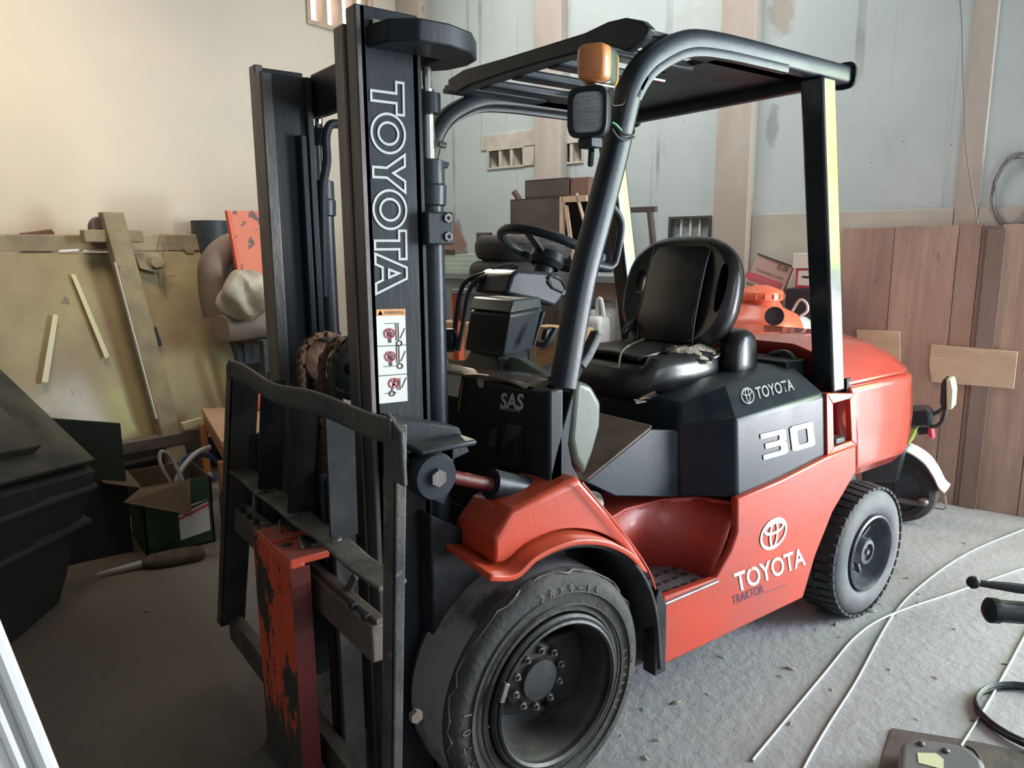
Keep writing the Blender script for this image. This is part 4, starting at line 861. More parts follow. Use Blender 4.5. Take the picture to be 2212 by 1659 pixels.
def chain(yc, mat, zend):
    R = .075; path = []
    a = PI*.25; 
    L = []
    # arc over the sheave, then straight down in front
    n = int(R*(PI-.8)/pitch)
    for k in range(n): t = .6+k*(PI-.6)/n; L.append((XS+R*math.cos(t), ZS+R*math.sin(t), t+PI/2))
    z = ZS
    while z > zend: L.append((XS-R, z, -PI/2)); z -= pitch
    pins = MB()
    for x, z_, t in L: pins.cyl((x, yc-.014, z_), (x, yc+.014, z_), .005, 6)
    co = pins.build('lift_chain', mat, T)
    global link
    for k in range(len(L)-1):
        x0, z0, _ = L[k]; x1, z1, _ = L[k+1]; d = Vector((x1-x0, 0, z1-z0)); l = d.length; 
        if link is None:
            m = MB(); h = .0095; hw = pitch/2
            out = [(-hw-h, 0), (-hw-h*.7, h*.75), (-hw, h), (0, h*.72), (hw, h), (hw+h*.7, h*.75), (hw+h, 0), (hw+h*.7, -h*.75), (hw, -h), (0, -h*.72), (-hw, -h), (-hw-h*.7, -h*.75)]
            m.prism([(a, -.0015, b) for a, b in out], (0, .003, 0)); lo_ = m.build('chain_link', mat, co, bevel=.0008, seg=1); lo_.location = (0,0,0)
            link = lo_.data; 
            for v in link.vertices: v.co += origin(co)
            bpy.data.objects.remove(lo_)
        for j in ((-.010, .010) if k % 2 else (-.005, .005)):
            ob = bpy.data.objects.new('chain_link', link); C.collection.objects.link(ob); ob.parent = co
            ob.location = Vector(((x0+x1)/2, yc+j, (z0+z1)/2))-origin(co); ob.rotation_euler = (0, -math.atan2(d.z, d.x), 0)
            if mat != 'rust': ob.material_slots[0].link = 'OBJECT'; ob.material_slots[0].material = M_[mat]
chain(.045, 'rust', .45); 
chain(-.165, 'darkchain', .45); chain(-.105, 'rust', .62)

# ---- tilt cylinder and axle bracket
for s in (1, -1):
    m = MB().lathe([(.0, -.03), (.055, -.03), (.06, -.02), (.06, .02), (.055, .03), (0, .03)], (-.30, -.47*s, .97), (0, 1, 0), 28, cap=False).build('tilt_pivot', 'black', T, ang=30)
    MB().lathe([(.0, -.012), (.022, -.012), (.024, 0)], (-.30, -.50*s, .97), (0, s, 0), 6, cap=False).build('pivot_bolt', 'steel', m)
    MB().prism([(-.36, -.45*s, 1.03), (-.28, -.45*s, 1.05), (-.215, -.45*s, 1.02), (-.22, -.45*s, .93), (-.25, -.45*s, .87), (-.32, -.45*s, .92)], (0, .02*s, 0)).build('pivot_bracket', 'black', T, bevel=.006)
    MB().box(-.36, -.20, min(-.53*s, -.44*s), max(-.53*s, -.44*s), 1.04, 1.055).build('pivot_cap', 'black', T, bevel=.006)
    MB().tube([(-.26, -.47*s, .96), (-.10, -.47*s, .90)], .018, 12).build('tilt_rod', 'forkside', T)
    MB().tube([(-.12, -.47*s, .91), (.25, -.47*s, .77)], .040, 16).build('tilt_cylinder', 'black', T)
    MB().prism([(-.38, -.37*s, 1.12), (-.20, -.37*s, 1.07), (-.17, -.37*s, 1.0), (-.38, -.37*s, .95)], (0, -.08*s, 0)).build('rail_gusset', 'mast', T, bevel=.004)
    MB().prism([(-.28, -.43*s, .85), (-.12, -.43*s, .75), (-.08, -.43*s, .45), (-.05, -.43*s, .28), (-.28, -.43*s, .28)], (0, .06*s, 0)).build('mast_foot', 'liner', T, bevel=.006)

# ---- carriage
XC = -.49
cb = MB().box(XC-.04, XC, -.585, .585, .60, .69)
cbo = cb.build('upper_carriage_bar', 'carriage', T, bevel=.005)
MB().box(XC-.028, XC-.004, -.585, .585, .69, .703).build('bar_top_lip', 'carriage', cbo, bevel=.003)
for k in range(17):
    y = -.545+.068*k
    if not (-.42 < y < .0): MB().box(XC-.041, XC-.026, y-.011, y+.011, .688, .706).build('locating_notch', 'ink', cbo, bevel=.002)
MB().box(XC-.04, XC, -.585, .585, .14, .235).build('lower_carriage_bar', 'bar', T, bevel=.005)
for y in (-.30, -.24, .24, .30): MB().box(XC, XC+.06, y-.012, y+.012, .12, .95).build('carriage_plate', 'bar' if y == -.30 else 'mast', T, bevel=.003)
MB().bar([(XC-.015, -.555, .703), (XC-.02, -.52, .75), (XC-.01, -.47, .83)], .02, .008, side=(1,0,0)).build('fork_lock_lever', 'steel', T) if False else None
MB().bar([(-0.5, -0.376, 0.658), (-0.5, -0.384, 0.68), (-0.5, -0.449, 0.755)], .008, .022, side=(1, 0, 0)).build('fork_lock_lever', 'steel', T, bevel=.002)
# forks
def fork(y0, y1, nm):
    x0 = -.61; t = .040
    m = MB().prism([(x0, y0, .145), (x0-.015, y0, .12), (x0-.045, y0, .105), (-1.2, y0, .095), (-1.68, y0, .075), (-1.68, y0, .062), (-1.2, y0, .058), (x0, y0, .058), (x0+.025, y0, .066), (x0+t, y0, .09), (x0+t, y0, .765), (x0, y0, .765)], (0, y1-y0, 0))
    o = m.build('fork', 'forkpaint', T, bevel=.006, seg=2)
    MB().box(x0+.002, x0+.105, y0+.003, y1-.003, .755, .775).build('fork_hook', 'forkpaint', o, bevel=.004)
    MB().box(x0+t, x0+t+.012, y0+.004, y1-.004, .10, .75).build('fork_back', 'forkside', o)
    MB().tube(smooth_path([(x0+.05, (y0+y1)/2-.02, .776), (x0+.055, (y0+y1)/2, .795), (x0+.07, (y0+y1)/2+.03, .79), (x0+.08, (y0+y1)/2+.04, .776)], 4), .005, 8).build('latch_ring', 'steel', o)
    MB().box(x0+.07, x0+.11, (y0+y1)/2-.03, (y0+y1)/2+.03, .775, .788).build('latch_slot', 'ink', o, bevel=.002)
    return o
fork(-.176, -.034, ''); fork(-.316, -.184, '')
MB().box(-.609, -.571, -.3172, -.3150, .12, .752).build('fork_edge', 'forkside', T)

# ---- load backrest: posts, bars and slats
XB = -.53
bb = thing if False else None
ft_, fbm = (-0.56, 0.232, 1.188), (-0.56, 0.659, 0.046); nt_, nb = (-0.56, -0.768, 1.193), (-0.56, -0.696, 0.422)
def post(top, bot, s, zb):
    top, bot = Vector(top), Vector(bot); d = (bot-top); k = (top.z-zb)/(top.z-bot.z); bot = top+d*k
    m = MB(); w = .05
    m.loft([[q+Vector((0,-w/2,0)), q+Vector((0,w/2,0)), q+Vector((.008,w/2,0)), q+Vector((.008,-w/2,0))] for q in (bot, top)])
    ins = -s*0
    yy = -w/2 if s > 0 else -w/2
    dd = .085 if s < 0 else .024
    m.loft([[q+Vector((.0,yy,0)), q+Vector((dd,yy,0)), q+Vector((dd,yy+.008,0)), q+Vector((.0,yy+.008,0))] for q in (bot, top)])
    return m.build('backrest_post', 'bar', T, bevel=.0025)
pf = post(ft_, fbm, -1, .20); pn = post(nt_, nb, 1, .06)
# wavy top bar
rnd = random.Random(4); tops = []
A, B = Vector((-0.565, 0.21, 1.171)), Vector((-0.565, -0.792, 1.187))
for k in range(17):
    t = k/16; tops.append(A.lerp(B, t)+Vector((.006*math.sin(t*9), 0, .008*math.sin(t*11+1)-.010*math.sin(t*PI))))
tb = MB().bar(tops, .010, .050, side=(1, 0, 0), c=.3).build('backrest_top_bar', 'bar', T, ang=40)
MB().prism([(-.57, B.y+.02, B.z+.03), (-.57, B.y-.035, B.z+.0), (-.57, B.y-.04, B.z-.10), (-.57, B.y+.01, B.z-.10)], (.010, 0, 0)).build('corner_gusset', 'bar', tb, bevel=.003)
for s, p in ((1, A), (-1, B)): MB().ball(p+Vector((-.006, -.004*s, 0)), .014, 8, (.5, .7, 1.8)).build('weld_bead', 'bar', tb)
A, B = Vector((-0.555, 0.339, 0.829)), Vector((-0.555, -0.69, 0.825)); md_ = [A.lerp(B, k/12)+Vector((.002*math.sin(k), 0, .004*math.sin(k*1.7))) for k in range(13)]
mb_ = MB().bar([p+Vector((.03, 0, 0)) for p in md_], .065, .010, side=(1, 0, 0), c=.3).build('backrest_middle_bar', 'bar', T, ang=40)
for (a, b, c_, d_) in (((-0.55, -0.01, 1.164), (-0.55, 0.082, 0.832), 0, 0), ((-0.55, -0.234, 1.165), (-0.55, -0.152, 0.828), 0, 0), ((-0.55, -0.435, 1.149), (-0.55, -0.428, 0.848), 0, 0)):
    a, b = Vector(a), Vector(b)
    MB().loft([[q+Vector((0, -.004, 0)), q+Vector((.07, -.004, 0)), q+Vector((.07, .004, 0)), q+Vector((0, .004, 0))] for q in (b, a)]).build('backrest_slat', 'liner', T, bevel=.002)
    MB().ball(b+Vector((.01, -.008, .004)), .012, 8, (1.4, 1.2, .5)).build('weld_bead', 'steel', T)
# bolts on the posts and the lug plate of the near post
p = (-0.49, -0.625, 0.598); MB().lathe([(.014, 0), (.014, -.012), (.001, -.012)], (-.545, nt_[1]-.03, p[2]), (0, 1, 0), 6, cap=False).build('post_bolt', 'carriage', T)
q = (-0.49, -0.599, 0.424); MB().cyl((-.548, nt_[1]-.024, .33), (-.548, nt_[1]-.028, .33), .009, 14).build('post_hole_plug', 'steel', T)

# ================================================================ THINGS ROUND THE WALLS
def WB(u0, u1, n0, n1, z0, z1): return MB(W).box(min(u0,u1), max(u0,u1), min(n0,n1), max(n0,n1), z0, z1)
def grain(nt, cur, mix, ramp, noise, tc):
    N, L = nt.nodes, nt.links
    mp = N.new('ShaderNodeMapping'); mp.inputs['Scale'].default_value = (1, 1, .06); L.new(tc.outputs['Object'], mp.inputs[0])
    a = ramp(noise(22, 6, .7, mp), .45, .75); a.inputs[4].default_value = .5; cur = mix(a, cur, (.17, .115, .09))
    mp2 = N.new('ShaderNodeMapping'); mp2.inputs['Scale'].default_value = (1, 1, .4); L.new(tc.outputs['Object'], mp2.inputs[0])
    b_ = ramp(noise(3.2, 7, .65, mp2), .5, .72); b_.inputs[4].default_value = .55; cur = mix(b_, cur, (.22, .155, .13))
    c_ = ramp(noise(17, 3, .6, tc), .69, .72); c_.inputs[4].default_value = .75
    return mix(c_, cur, (.09, .06, .05))
M_['ply'] = pm('weathered_plywood', (.40, .275, .215), .75, var=(.33, .22, .17), vs=3, stretch=(1,1,.35), bump=.25, bs=30, extra=grain)
M_['ply2'] = pm('paler_plywood', (.45, .32, .25), .75, var=(.38, .25, .19), vs=3, stretch=(1,1,.3), bump=.25, bs=30, extra=grain)
M_['ply3'] = pm('dark_board_strip', (.25, .175, .155), .75, var=(.20, .14, .12), vs=4, stretch=(1,1,.3), bump=.2, extra=grain)
M_['pine'] = pm('pale_patch_board', (.60, .45, .32), .75, var=(.50, .36, .25), vs=4, stretch=(1,1,3), bump=.15, chips=((.22,.15,.1), 9, .66))
# ---- plywood board partition against the back wall
pu = [(0.574, -0.04, 1.322)[0], (0.278, -0.04, 1.328)[0], (-0.05, -0.04, 1.333)[0], (-0.161, -0.041, 1.335)[0], (-0.255, -0.04, 1.337)[0]]
pu = pu+[pu[-1]-.22, pu[-1]-.55]
part = thing('board_partition', W((pu[0]+pu[-1])/2, -.03, 0), 'wall-high partition of upright weathered plywood boards right of the forklift', 'partition')
for k in range(len(pu)-1):
    WB(pu[k]-.0015, pu[k+1]+.0015, -.044-.004*(k%2), -.022, .0, 1.622+.006*((k*7)%3)).build('board', ['ply','ply2','ply','ply3','ply2','ply'][k], part, bevel=.002)
WB((-0.189, -0.06, 1.078)[0], (-0.276, -0.06, 1.083)[0], -.062, -.046, .0, 1.60).build('batten', 'ply3', part, bevel=.002)
a, b = (0.037, -0.066, 0.944), (-0.41, -0.065, 0.726); m = MB(W)
m.prism([(0.032, -0.064, 0.947), (-0.391, -0.064, 0.937), (-0.392, -0.064, 0.727), (-0.34, -0.064, 0.729), (0.012, -0.064, 0.724), (0.032, -0.064, 0.821)], (0, .017, 0)); m.build('patch_board', 'pine', part, bevel=.003)
m = MB(W).prism([(0.443, -0.064, 1.009), (0.202, -0.064, 1.012), (0.178, -0.064, 0.78), (0.42, -0.064, 0.757)], (0, .017, 0)); m.build('patch_board', 'pine', part, bevel=.003)
# ---- cable coil and cable on the wall
M_['cable'] = pm('grey_cable', (.16, .15, .16), .6)
rnd = random.Random(21); c0 = (-0.298, -0.035, 1.808)
for k in range(5):
    pass
pts = []
for k in range(6*24+1):
    a = 2*PI*k/24; rx = .105+.012*math.sin(k*.13)+.004*math.sin(k*1.7); rz = .185+.014*math.cos(k*.09)
    pts.append(W(c0[0]+rx*math.cos(a)+.010*math.sin(k*.05), -.02-.012*abs(math.sin(k*.11)), c0[2]-.01*(k/144)+rz*math.sin(a)))
cl = MB().tube(pts, .0038, 6).build('cable_coil', 'cable'); tag(cl, 'grey cable coil hanging high on the wall at the right edge', 'coil')
pts = [W(*p) for p in ((0.045, -0.104, 2.809), (0.023, -0.106, 2.666), (0.004, -0.105, 2.475), (-0.016, -0.105, 2.33), (-0.045, -0.105, 2.087), (-0.072, -0.107, 1.939), (-0.114, -0.112, 1.764), (-0.143, -0.116, 1.634))]
cb_ = MB().tube(smooth_path(pts, 4), .004, 6).build('hanging_cable', 'cable'); tag(cb_, 'thin pale cable hanging down the concrete column above the partition', 'cable')
M_['cable'].node_tree.nodes['Principled BSDF'].inputs['Base Color'].default_value = (.22, .21, .21, 1)

# ---- workbench along the back wall, what stands on it and on its low shelf
M_['benchgrey'] = pm('grey_green_bench_paint', (.32, .35, .35), .6, var=(.22,.24,.25), vs=4, bump=.1)
M_['brownsteel'] = pm('dull_brown_steel', (.085, .068, .062), .6, metal=.2, var=(.13, .10, .09), vs=3, bump=.1, dust=(.3,.26,.22))
M_['rosteel'] = pm('rust_brown_steel', (.20, .11, .085), .65, var=(.13,.075,.06), vs=6, bump=.15)
M_['carton'] = pm('cardboard', (.62, .38, .21), .8, var=(.54, .32, .17), vs=2.5, bump=.05)
M_['cartonbrown'] = pm('brown_cardboard', (.34, .21, .14), .8, var=(.27,.16,.11), vs=3)  # plain brown card colour, used on the bench apron
M_['mint'] = pm('pale_green_painted_plank', (.55, .66, .58), .6, var=(.48, .58, .52), vs=3, bump=.05)
M_['orange'] = pm('orange_paint', (.68, .12, .045), .5, var=(.58,.1,.045), vs=5)
M_['whiteplastic'] = pm('white_plastic', (.72, .72, .72), .35, var=(.64,.65,.66), vs=4)
M_['clearplastic'] = pm('milky_plastic', (.62, .60, .54), .4)
uL, uR = (3.156, -0.9, 1.306)[0], (1.616, -0.9, 1.333)[0]; zb = (2.92, -0.899, 1.343)[2]
wb = thing('workbench', W((uL+uR)/2, -.5, 0), 'grey topped workbench along the back wall behind the forklift', 'workbench')
WB(uR, uL, -.90, -.12, zb-.045, zb).build('bench_top', 'benchgrey', wb, bevel=.004)
ls = thing('low_stand', W((uR+(1.92, -1, 1.331)[0])/2, -1.03, 0), 'low wooden stand before the bench carrying the white jerry cans', 'stand')
l0, l1 = uR, 1.865
WB(l0, l1, -1.15, -.91, .74, .77).build('stand_top', 'dustwood', ls, bevel=.003)
for u in (l0+.03, l1-.03):
    for n in (-1.13, -.93): WB(u-.02, u+.02, n-.02, n+.02, 0, .739).build('leg', 'dustwood', ls, bevel=.003)
WB(uR, uL, -.86, -.14, .74, .77).build('low_shelf', 'dustwood', wb, bevel=.003)
for u in (uR+.03, uL-.03, (uL+uR)/2):
    for n in (-.86, -.16): WB(u-.025, u+.025, n-.025, n+.025, 0, zb-.046).build('leg', 'benchgrey', wb, bevel=.003)
WB((2.887, -0.9, 1.244)[0], uL, -.885, -.87, .98, zb-.046).build('side_sheet', 'benchgrey', wb, bevel=.002)
WB(uR, (1.97, -0.9, 1.327)[0], -.875, -.86, 1.19, zb-.046).build('apron', 'cartonbrown', wb, bevel=.002)
for k in range(4):
    h = .0; z0 = zb+.001+k*.0335; 
    o = WB((2.787, -0.88, 1.442)[0]-.02*(k%2), uL+.1, -.885+.01*k, -.62, z0, z0+.032).build('plank', 'mint', None, bevel=.002)
    tag(o, '%s pale green painted plank of the stack on the workbench beside the mast' % ('bottom', 'second from bottom', 'third from bottom', 'topmost')[k], 'plank', 'pale green planks stacked on the workbench')
zpl = zb+4*.0335
# rusty plate leaning, offcut and stub behind the planks
m = MB(W).prism([((3.309, -0.72, 1.785)[0], -.78, zpl), ((3.018, -0.72, 1.489)[0], -.78, zpl), ((3.035, -0.72, 1.574)[0], -.72, zpl+.07), ((3.275, -0.6, 1.77)[0], -.62, (3.257, -0.62, 1.769)[2]), ((3.285, -0.62, 1.794)[0], -.62, (3.285, -0.62, 1.798)[2]), ((3.401, -0.62, 1.798)[0], -.62, (3.401, -0.62, 1.802)[2])], (0, .012, 0))
tag(m.build('rusty_plate', 'rosteel', bevel=.003), 'rust-brown steel plate with rounded top leaning on the green planks', 'plate')
m = MB(W).prism([((3.243, -0.6, 1.717)[0], -.60, (3.243, -0.6, 1.724)[2]), ((3.122, -0.6, 1.489)[0], -.66, zpl), ((3.085, -0.6, 1.489)[0], -.66, zpl), ((3.21, -0.6, 1.733)[0], -.60, (3.209, -0.6, 1.74)[2])], (0, .02, 0))
tag(m.build('thin_board', 'benchgrey'), 'narrow grey board leaning behind the rusty plate on the bench', 'board')
st_ = WB((3.027, -0.72, 1.54)[0], (3.269, -0.72, 1.507)[0], -.86, -.79, zpl, zpl+.035).build('steel_offcut', 'brownsteel', bevel=.003); tag(st_, 'small brown steel offcut lying on the green planks', 'offcut')
cu_ = (2.982, -0.66, 1.574); zt_ = (2.981, -0.659, 1.635)[2]
o = MB().cyl(W(cu_[0]+.03, -.54, zb+.001), W(cu_[0]+.03, -.54, zt_), .062, 24).build('tin_drum', 'brownsteel', bevel=.003); tag(o, 'small dark cylindrical tin standing between the planks and the tyres', 'tin')
# cabinet carcasses on the bench
def open_box(name, u0, u1, n0, n1, z0, z1, mat, lab, cat):
    t = thing(name, W((u0+u1)/2, (n0+n1)/2, z0), lab, cat); d = .012
    WB(u0, u1, n0, n0+d, z0, z1).build('front_panel', mat, t, bevel=.002)
    WB(u0, u1, n1-d, n1, z0, z1).build('back_panel', mat, t, bevel=.002)
    WB(max(u0,u1)-d, max(u0,u1), n0, n1, z0, z1).build('side_panel', mat, t, bevel=.002)
    WB(u0, u1, n0, n1, z1-d, z1).build('top_panel', mat, t, bevel=.002)
    WB(u0, u1, n0, n1, z0, z0+d).build('bottom_panel', mat, t, bevel=.002)
    return t
n_ = -.58
a = (2.731, -0.58, 1.865); b = (2.28, -0.58, 1.851)
cab = open_box('steel_cabinet', b[0], a[0], n_, -.15, zb, a[2], 'brownsteel', 'large dull brown steel cabinet standing on the workbench', 'cabinet')
f0 = (2.28, -0.58, 1.842)[0]; f1 = (2.1, -0.58, 1.84)[0]; zc = a[2]
m = MB(W)
for q0, q1, w in (((f0, zb), (f0-.0, zc), .03), ((f0, zc-.02), (f1-.02, zc-.02), .04), ((f1+.06, zc), (f1-.12, zb), .035), ((f0-.03, zc-.06), (f0-.11, zb), .02)):
    m.prism([(q0[0]-w/2, n_-.008, q0[1]), (q0[0]+w/2, n_-.008, q0[1]), (q1[0]+w/2, n_-.008, q1[1]), (q1[0]-w/2, n_-.008, q1[1])] if abs(q0[0]-q1[0]) < .15 and abs(q0[1]-q1[1]) > .1 else [(q0[0], n_-.008, q0[1]-w/2), (q1[0], n_-.008, q1[1]-w/2), (q1[0], n_-.008, q1[1]+w/2), (q0[0], n_-.008, q0[1]+w/2)], (0, .025, 0))
m.build('open_frame', 'pine', cab)
WB(f1-.05, f0-.0, -.30, -.28, zb, zc-.04).build('inner_back', 'ink', cab)
a = (2.612, -0.56, 1.993); b = (2.241, -0.559, 1.986); 
cab2 = open_box('steel_box', b[0], a[0], -.56, -.16, zc+.001, a[2], 'brownsteel', 'smaller brown steel box standing on top of the large cabinet', 'box')
WB((2.092, -0.56, 1.962)[0], b[0], -.54, -.17, zc+.001, a[2]-.004).build('lighter_half', 'rosteel', cab2, bevel=.002)
p0 = (2.693, -0.52, 1.866); p1 = (2.722, -0.52, 1.926)
o = MB().cyl(W(p0[0], -.52, zc+.001), W(p1[0]+.005, -.54, p1[2]), .022, 16).build('pipe_stub', 'rosteel'); tag(o, 'short rusty pipe stub standing on the large steel cabinet', 'pipe')
# trestle frame on the bench, seen between the guard pillar and the seat
a = (1.749, -0.45, 1.78); b = (1.634, -0.45, 1.779); t = thing('steel_trestle', W((a[0]+b[0])/2-.0, -.4, zb-.001), 'dark brown steel trestle frame standing behind the seat', 'trestle')
t.location = W((1.679, -0.45, 1.499)[0], -.45, zb)
for u0_, u1_ in (((1.673, -0.45, 1.754)[0], (1.623, -0.45, 1.439)[0]), ((1.876, -0.45, 1.761)[0], (1.894, -0.45, 1.438)[0])):
    MB().bar([W(u1_-(u0_-u1_)*.2, -.45, zb+.001), W(u0_, -.45, a[2]-.03)], .045, .03, side=NV).build('leg', 'brownsteel', t)
WB((1.627, -0.449, 1.778)[0], (1.895, -0.45, 1.789)[0], -.47, -.43, a[2]-.035, a[2]).build('cross_bar', 'brownsteel', t, bevel=.003)
# tyres on an orange stand
zs_ = (2.251, -1.22, 1.269)[2]; uc = ((2.559, -1.219, 1.327)[0]+(1.778, -1.22, 1.341)[0])/2
stand = thing('tyre_stand', W(uc, -1.22, 0), 'orange legged steel stand carrying the two car tyres', 'stand')
WB(uc-.33, uc+.33, -1.5, -.94, zs_-.03, zs_-.002).build('stand_top', 'benchgrey', stand, bevel=.003)
for du in (-.30, .30):
    for n in (-1.47, -.97): WB(uc+du-.025, uc+du+.025, n-.025, n+.025, 0, zs_-.031).build('leg', 'orange' if du > 0 and n < -1.2 else 'benchgrey', stand, bevel=.003)
WB(uc-.27, uc+.27, -1.478, -1.465, zs_-.20, zs_-.031).build('grey_apron', 'benchgrey', stand, bevel=.002)
def car_tyre(u, n, z, r, h, lab):
    t = thing('car_tyre', W(u, n, z), lab, 'tyre', 'used car tyres stacked behind the steering wheel'); c = W(u, n, z)
    MB().lathe([(.19, .02), (.21, .004), (r-.05, 0), (r-.022, .012), (r-.006, .035), (r, .06), (r, h-.06), (r-.006, h-.035), (r-.022, h-.012), (r-.05, h), (.21, h-.004), (.19, h-.02), (.19, .02)], c, (0, 0, 1), 56, cap=False).build('carcass', 'tyre', t, ang=45)
    for k in range(3):
        zz = .055+k*(h-.11)/2; MB().lathe([(r+.0008, zz-.003), (r+.0012, zz), (r+.0008, zz+.003)], c, (0,0,1), 56, cap=False).build('tread_groove', 'ink', t)
    return t
hT = ((2.25, -1.22, 1.44)[2]-zs_)
car_tyre(uc, -1.22, zs_, .315, hT, 'used car tyre at the bottom of the stack on the orange stand')
car_tyre(uc-.03, -1.22, zs_+hT+.001, .30, (2.032, -1.5, 1.594)[2]-zs_-hT, 'used car tyre on top of the stack behind the steering wheel')
# low shelf: cartons, jerry cans, drum
def carton(name, pa, pb, n0, n1, z0, mat, lab, cat='carton', flap=True):
    u0, u1 = min(pa[0], pb[0]), max(pa[0], pb[0]); z1 = max(pa[2], pb[2])
    o = WB(u0, u1, n0, n1, z0, z1).build(name, mat, bevel=.004); tag(o, lab, cat); return o
c0a = carton('carton', (3.035, -1.1, 0.443), (2.714, -1.1, 0.481), -1.10, -.93, 0, 'carton', 'tan cardboard carton on the floor under the one left of the instrument box'); 
c1 = carton('carton', (2.998, -1.1, 1.008), (2.715, -1.1, 0.81), -1.10, -.93, (3.035, -1.1, 0.443)[2]+.014, 'carton', 'tan cardboard carton stacked before the bench left of the instrument box')
c0b = carton('carton', (1.768, -1.64, 0.682), (1.424, -1.64, 0.723), -1.64, -1.52, 0, 'carton', 'tan cardboard carton on the floor under the printed one behind the front pillar')
c2 = carton('carton', (1.754, -1.64, 1.092), (1.442, -1.64, 0.972), -1.64, -1.52, (1.768, -1.64, 0.682)[2]+.014, 'carton', 'tan cardboard carton with printed word in an oval frame behind the front pillar')
text('HUNIGOCCI', W(*(1.714, -1.643, 0.951)), W(*(1.633, -1.642, 0.983)), W(*(1.714, -1.643, 0.971)), 'ink', c2)
f = aff(W(*(1.73, -1.642, 0.934)), W(*(1.621, -1.643, 0.971)), W(*(1.733, -1.643, 0.975))); stroke(MB(), [(0,0),(1,0),(1,1),(0,1)], f, .0012, (.10, .05)).build('print_frame', 'ink', c2)
M_['transbag'] = pm('clear_plastic_wrap', (.5, .42, .4), .25, alpha=.6)
c3 = carton('carton', (2.373, -0.6, 1.087), (2.168, -0.599, 0.976), -.42, -.2, .771, 'rosteel', 'red-brown carton wrapped in film behind the printed carton')
def jerry(u, n, z, w, d, h, lab, label=True):
    t = thing('jerry_can', W(u, n, z), lab, 'jerry can')
    sec = lambda s, zz: [(u+a*w/2*s, n+b*d/2*s, zz) for a, b in rr(1, 1, 24, 5)]
    MB(W).loft([sec(.96, z), sec(1, z+.01), sec(1, z+h*.66), sec(.93, z+h*.70), sec(.80, z+h*.74), sec(.6, z+h*.76)]).build('body', 'whiteplastic', t, ang=50)
    P = smooth_path([W(u+w*.05, n, z+h*.74), W(u+.0, n, z+h*.96), W(u-w*.18, n, z+h*.985), W(u-w*.36, n, z+h*.76)], 5)
    MB().tube(P, .014, 10).build('handle', 'whiteplastic', t)
    MB().lathe([(.022, 0), (.024, .002), (.024, .03), (.02, .036), (.001, .036)], W(u+w*.28, n, z+h*.76), (0,0,1), 18).build('cap', 'whiteplastic', t)
    if label:
        nn = n-d/2-.002; ff = lambda a, b, hh=0: W(u+w*.46-w*.92*a, nn-hh, z+h*.22+h*.36*b)
        MB().prism([ff(0,0), ff(1,0), ff(1,1), ff(0,1)], -NV*.001).build('label', 'printgreen', t)
        MB().prism([ff(0,.78,.0012), ff(.5,1,.0012), ff(0,1,.0012)], -NV*.0006).build('label_red', 'printred', t)
        MB().prism([ff(0,.70,.0012), ff(0,.77,.0012), ff(.55,1,.0012), ff(.7,1,.0012)], -NV*.0006).build('label_yellow', 'labelorange', t)
        MB().prism([ff(.3,.10,.0012), ff(1,.25,.0012), ff(1,.62,.0012), ff(.2,.42,.0012)], -NV*.0006).build('label_pale', 'white', t)
        text('COOLER', ff(.15,.48,.002), ff(.98,.70,.002), ff(.15,.66,.002), 'printcyan', t, shear=.2, bold=.01); text('MATIC', ff(.35,.28,.002), ff(.98,.42,.002), ff(.35,.44,.002), 'inkblue', t, shear=.2)
    return t
ja = (1.836, -0.84, 1.031)
jerry((1.711, -1.06, 1.056)[0], -1.03, .771, .115, .15, (1.694, -1.08, 1.208)[2]-.771, 'white jerry can with rainbow label on the low shelf behind the front pillar')
jerry((1.816, -1.02, 1.047)[0], -1.02, .771, .10, .13, (1.859, -0.93, 1.187)[2]-.771, 'plain white jerry can half hidden behind the labelled one', False)
du_ = (1.722, -0.74, 1.029)[0]
t = thing('white_drum', W(du_, -.72, .771), 'translucent white plastic drum at the right end of the low shelf', 'drum'); c = W(du_, -.72, .771); hh = (1.747, -0.75, 1.193)[2]-.771
MB().lathe([(.14, 0), (.15, .01), (.155, hh*.4), (.15, hh*.8), (.13, hh*.95), (.08, hh), (.001, hh)], c, (0,0,1), 36).build('body', 'clearplastic', t, ang=45)
MB().lathe([(.032, 0), (.03, .012), (.001, .014)], c+UV*.02-NV*.147+Vector((0,0,hh*.72)), -NV, 20).build('bung', 'whiteplastic', t)

# ---- goods behind the counterweight: crate, carton, small boxes, bag, orange tank
uA, uB = (1.065, -0.35, 1.033)[0], (0.622, -0.349, 1.057)[0]
zcr = .98
cr = thing('wooden_crate', W((uA+uB)/2, -.25, 0), 'dark wooden crate behind the forklift counterweight', 'crate')
for k in range(6): WB(uB, uA, -.43, -.41, .02+k*.16, .165+k*.16).build('slat', 'ply3', cr, bevel=.002)
for u in (uA-.02, uB+.02): WB(u-.02, u+.02, -.409, -.05, 0, zcr-.02).build('corner_post', 'ply3', cr, bevel=.002)
WB(uB, uA, -.43, -.04, zcr-.019, zcr).build('lid', 'ply3', cr, bevel=.002)
q = [(1.032, -0.2, 1.466), (0.81, -0.2, 1.389), (0.868, -0.2, 1.207), (1.097, -0.2, 1.283)]
q[2] = (q[2][0], -.2, q[2][2]); lean = [W(p[0], -.20-.0, p[2]) for p in q]
def ext(p, qd, k): return (p[0]+(qd[0]-p[0])*k, p[1], p[2]+(qd[2]-p[2])*k)
q2 = ext(q[1], q[2], 2.55); q3 = ext(q[0], q[3], 2.55)
M_['pinkcard'] = pm('pinkish_card', (.60, .42, .36), .7, var=(.54,.38,.31), vs=3)
cs = MB(W).prism([q[0], q[1], q2, q3], (0, .07, 0)).build('carton', 'pinkcard', bevel=.003); tag(cs, 'tilted printed carton reading CS 350 leaning on the wall behind the seat', 'carton')
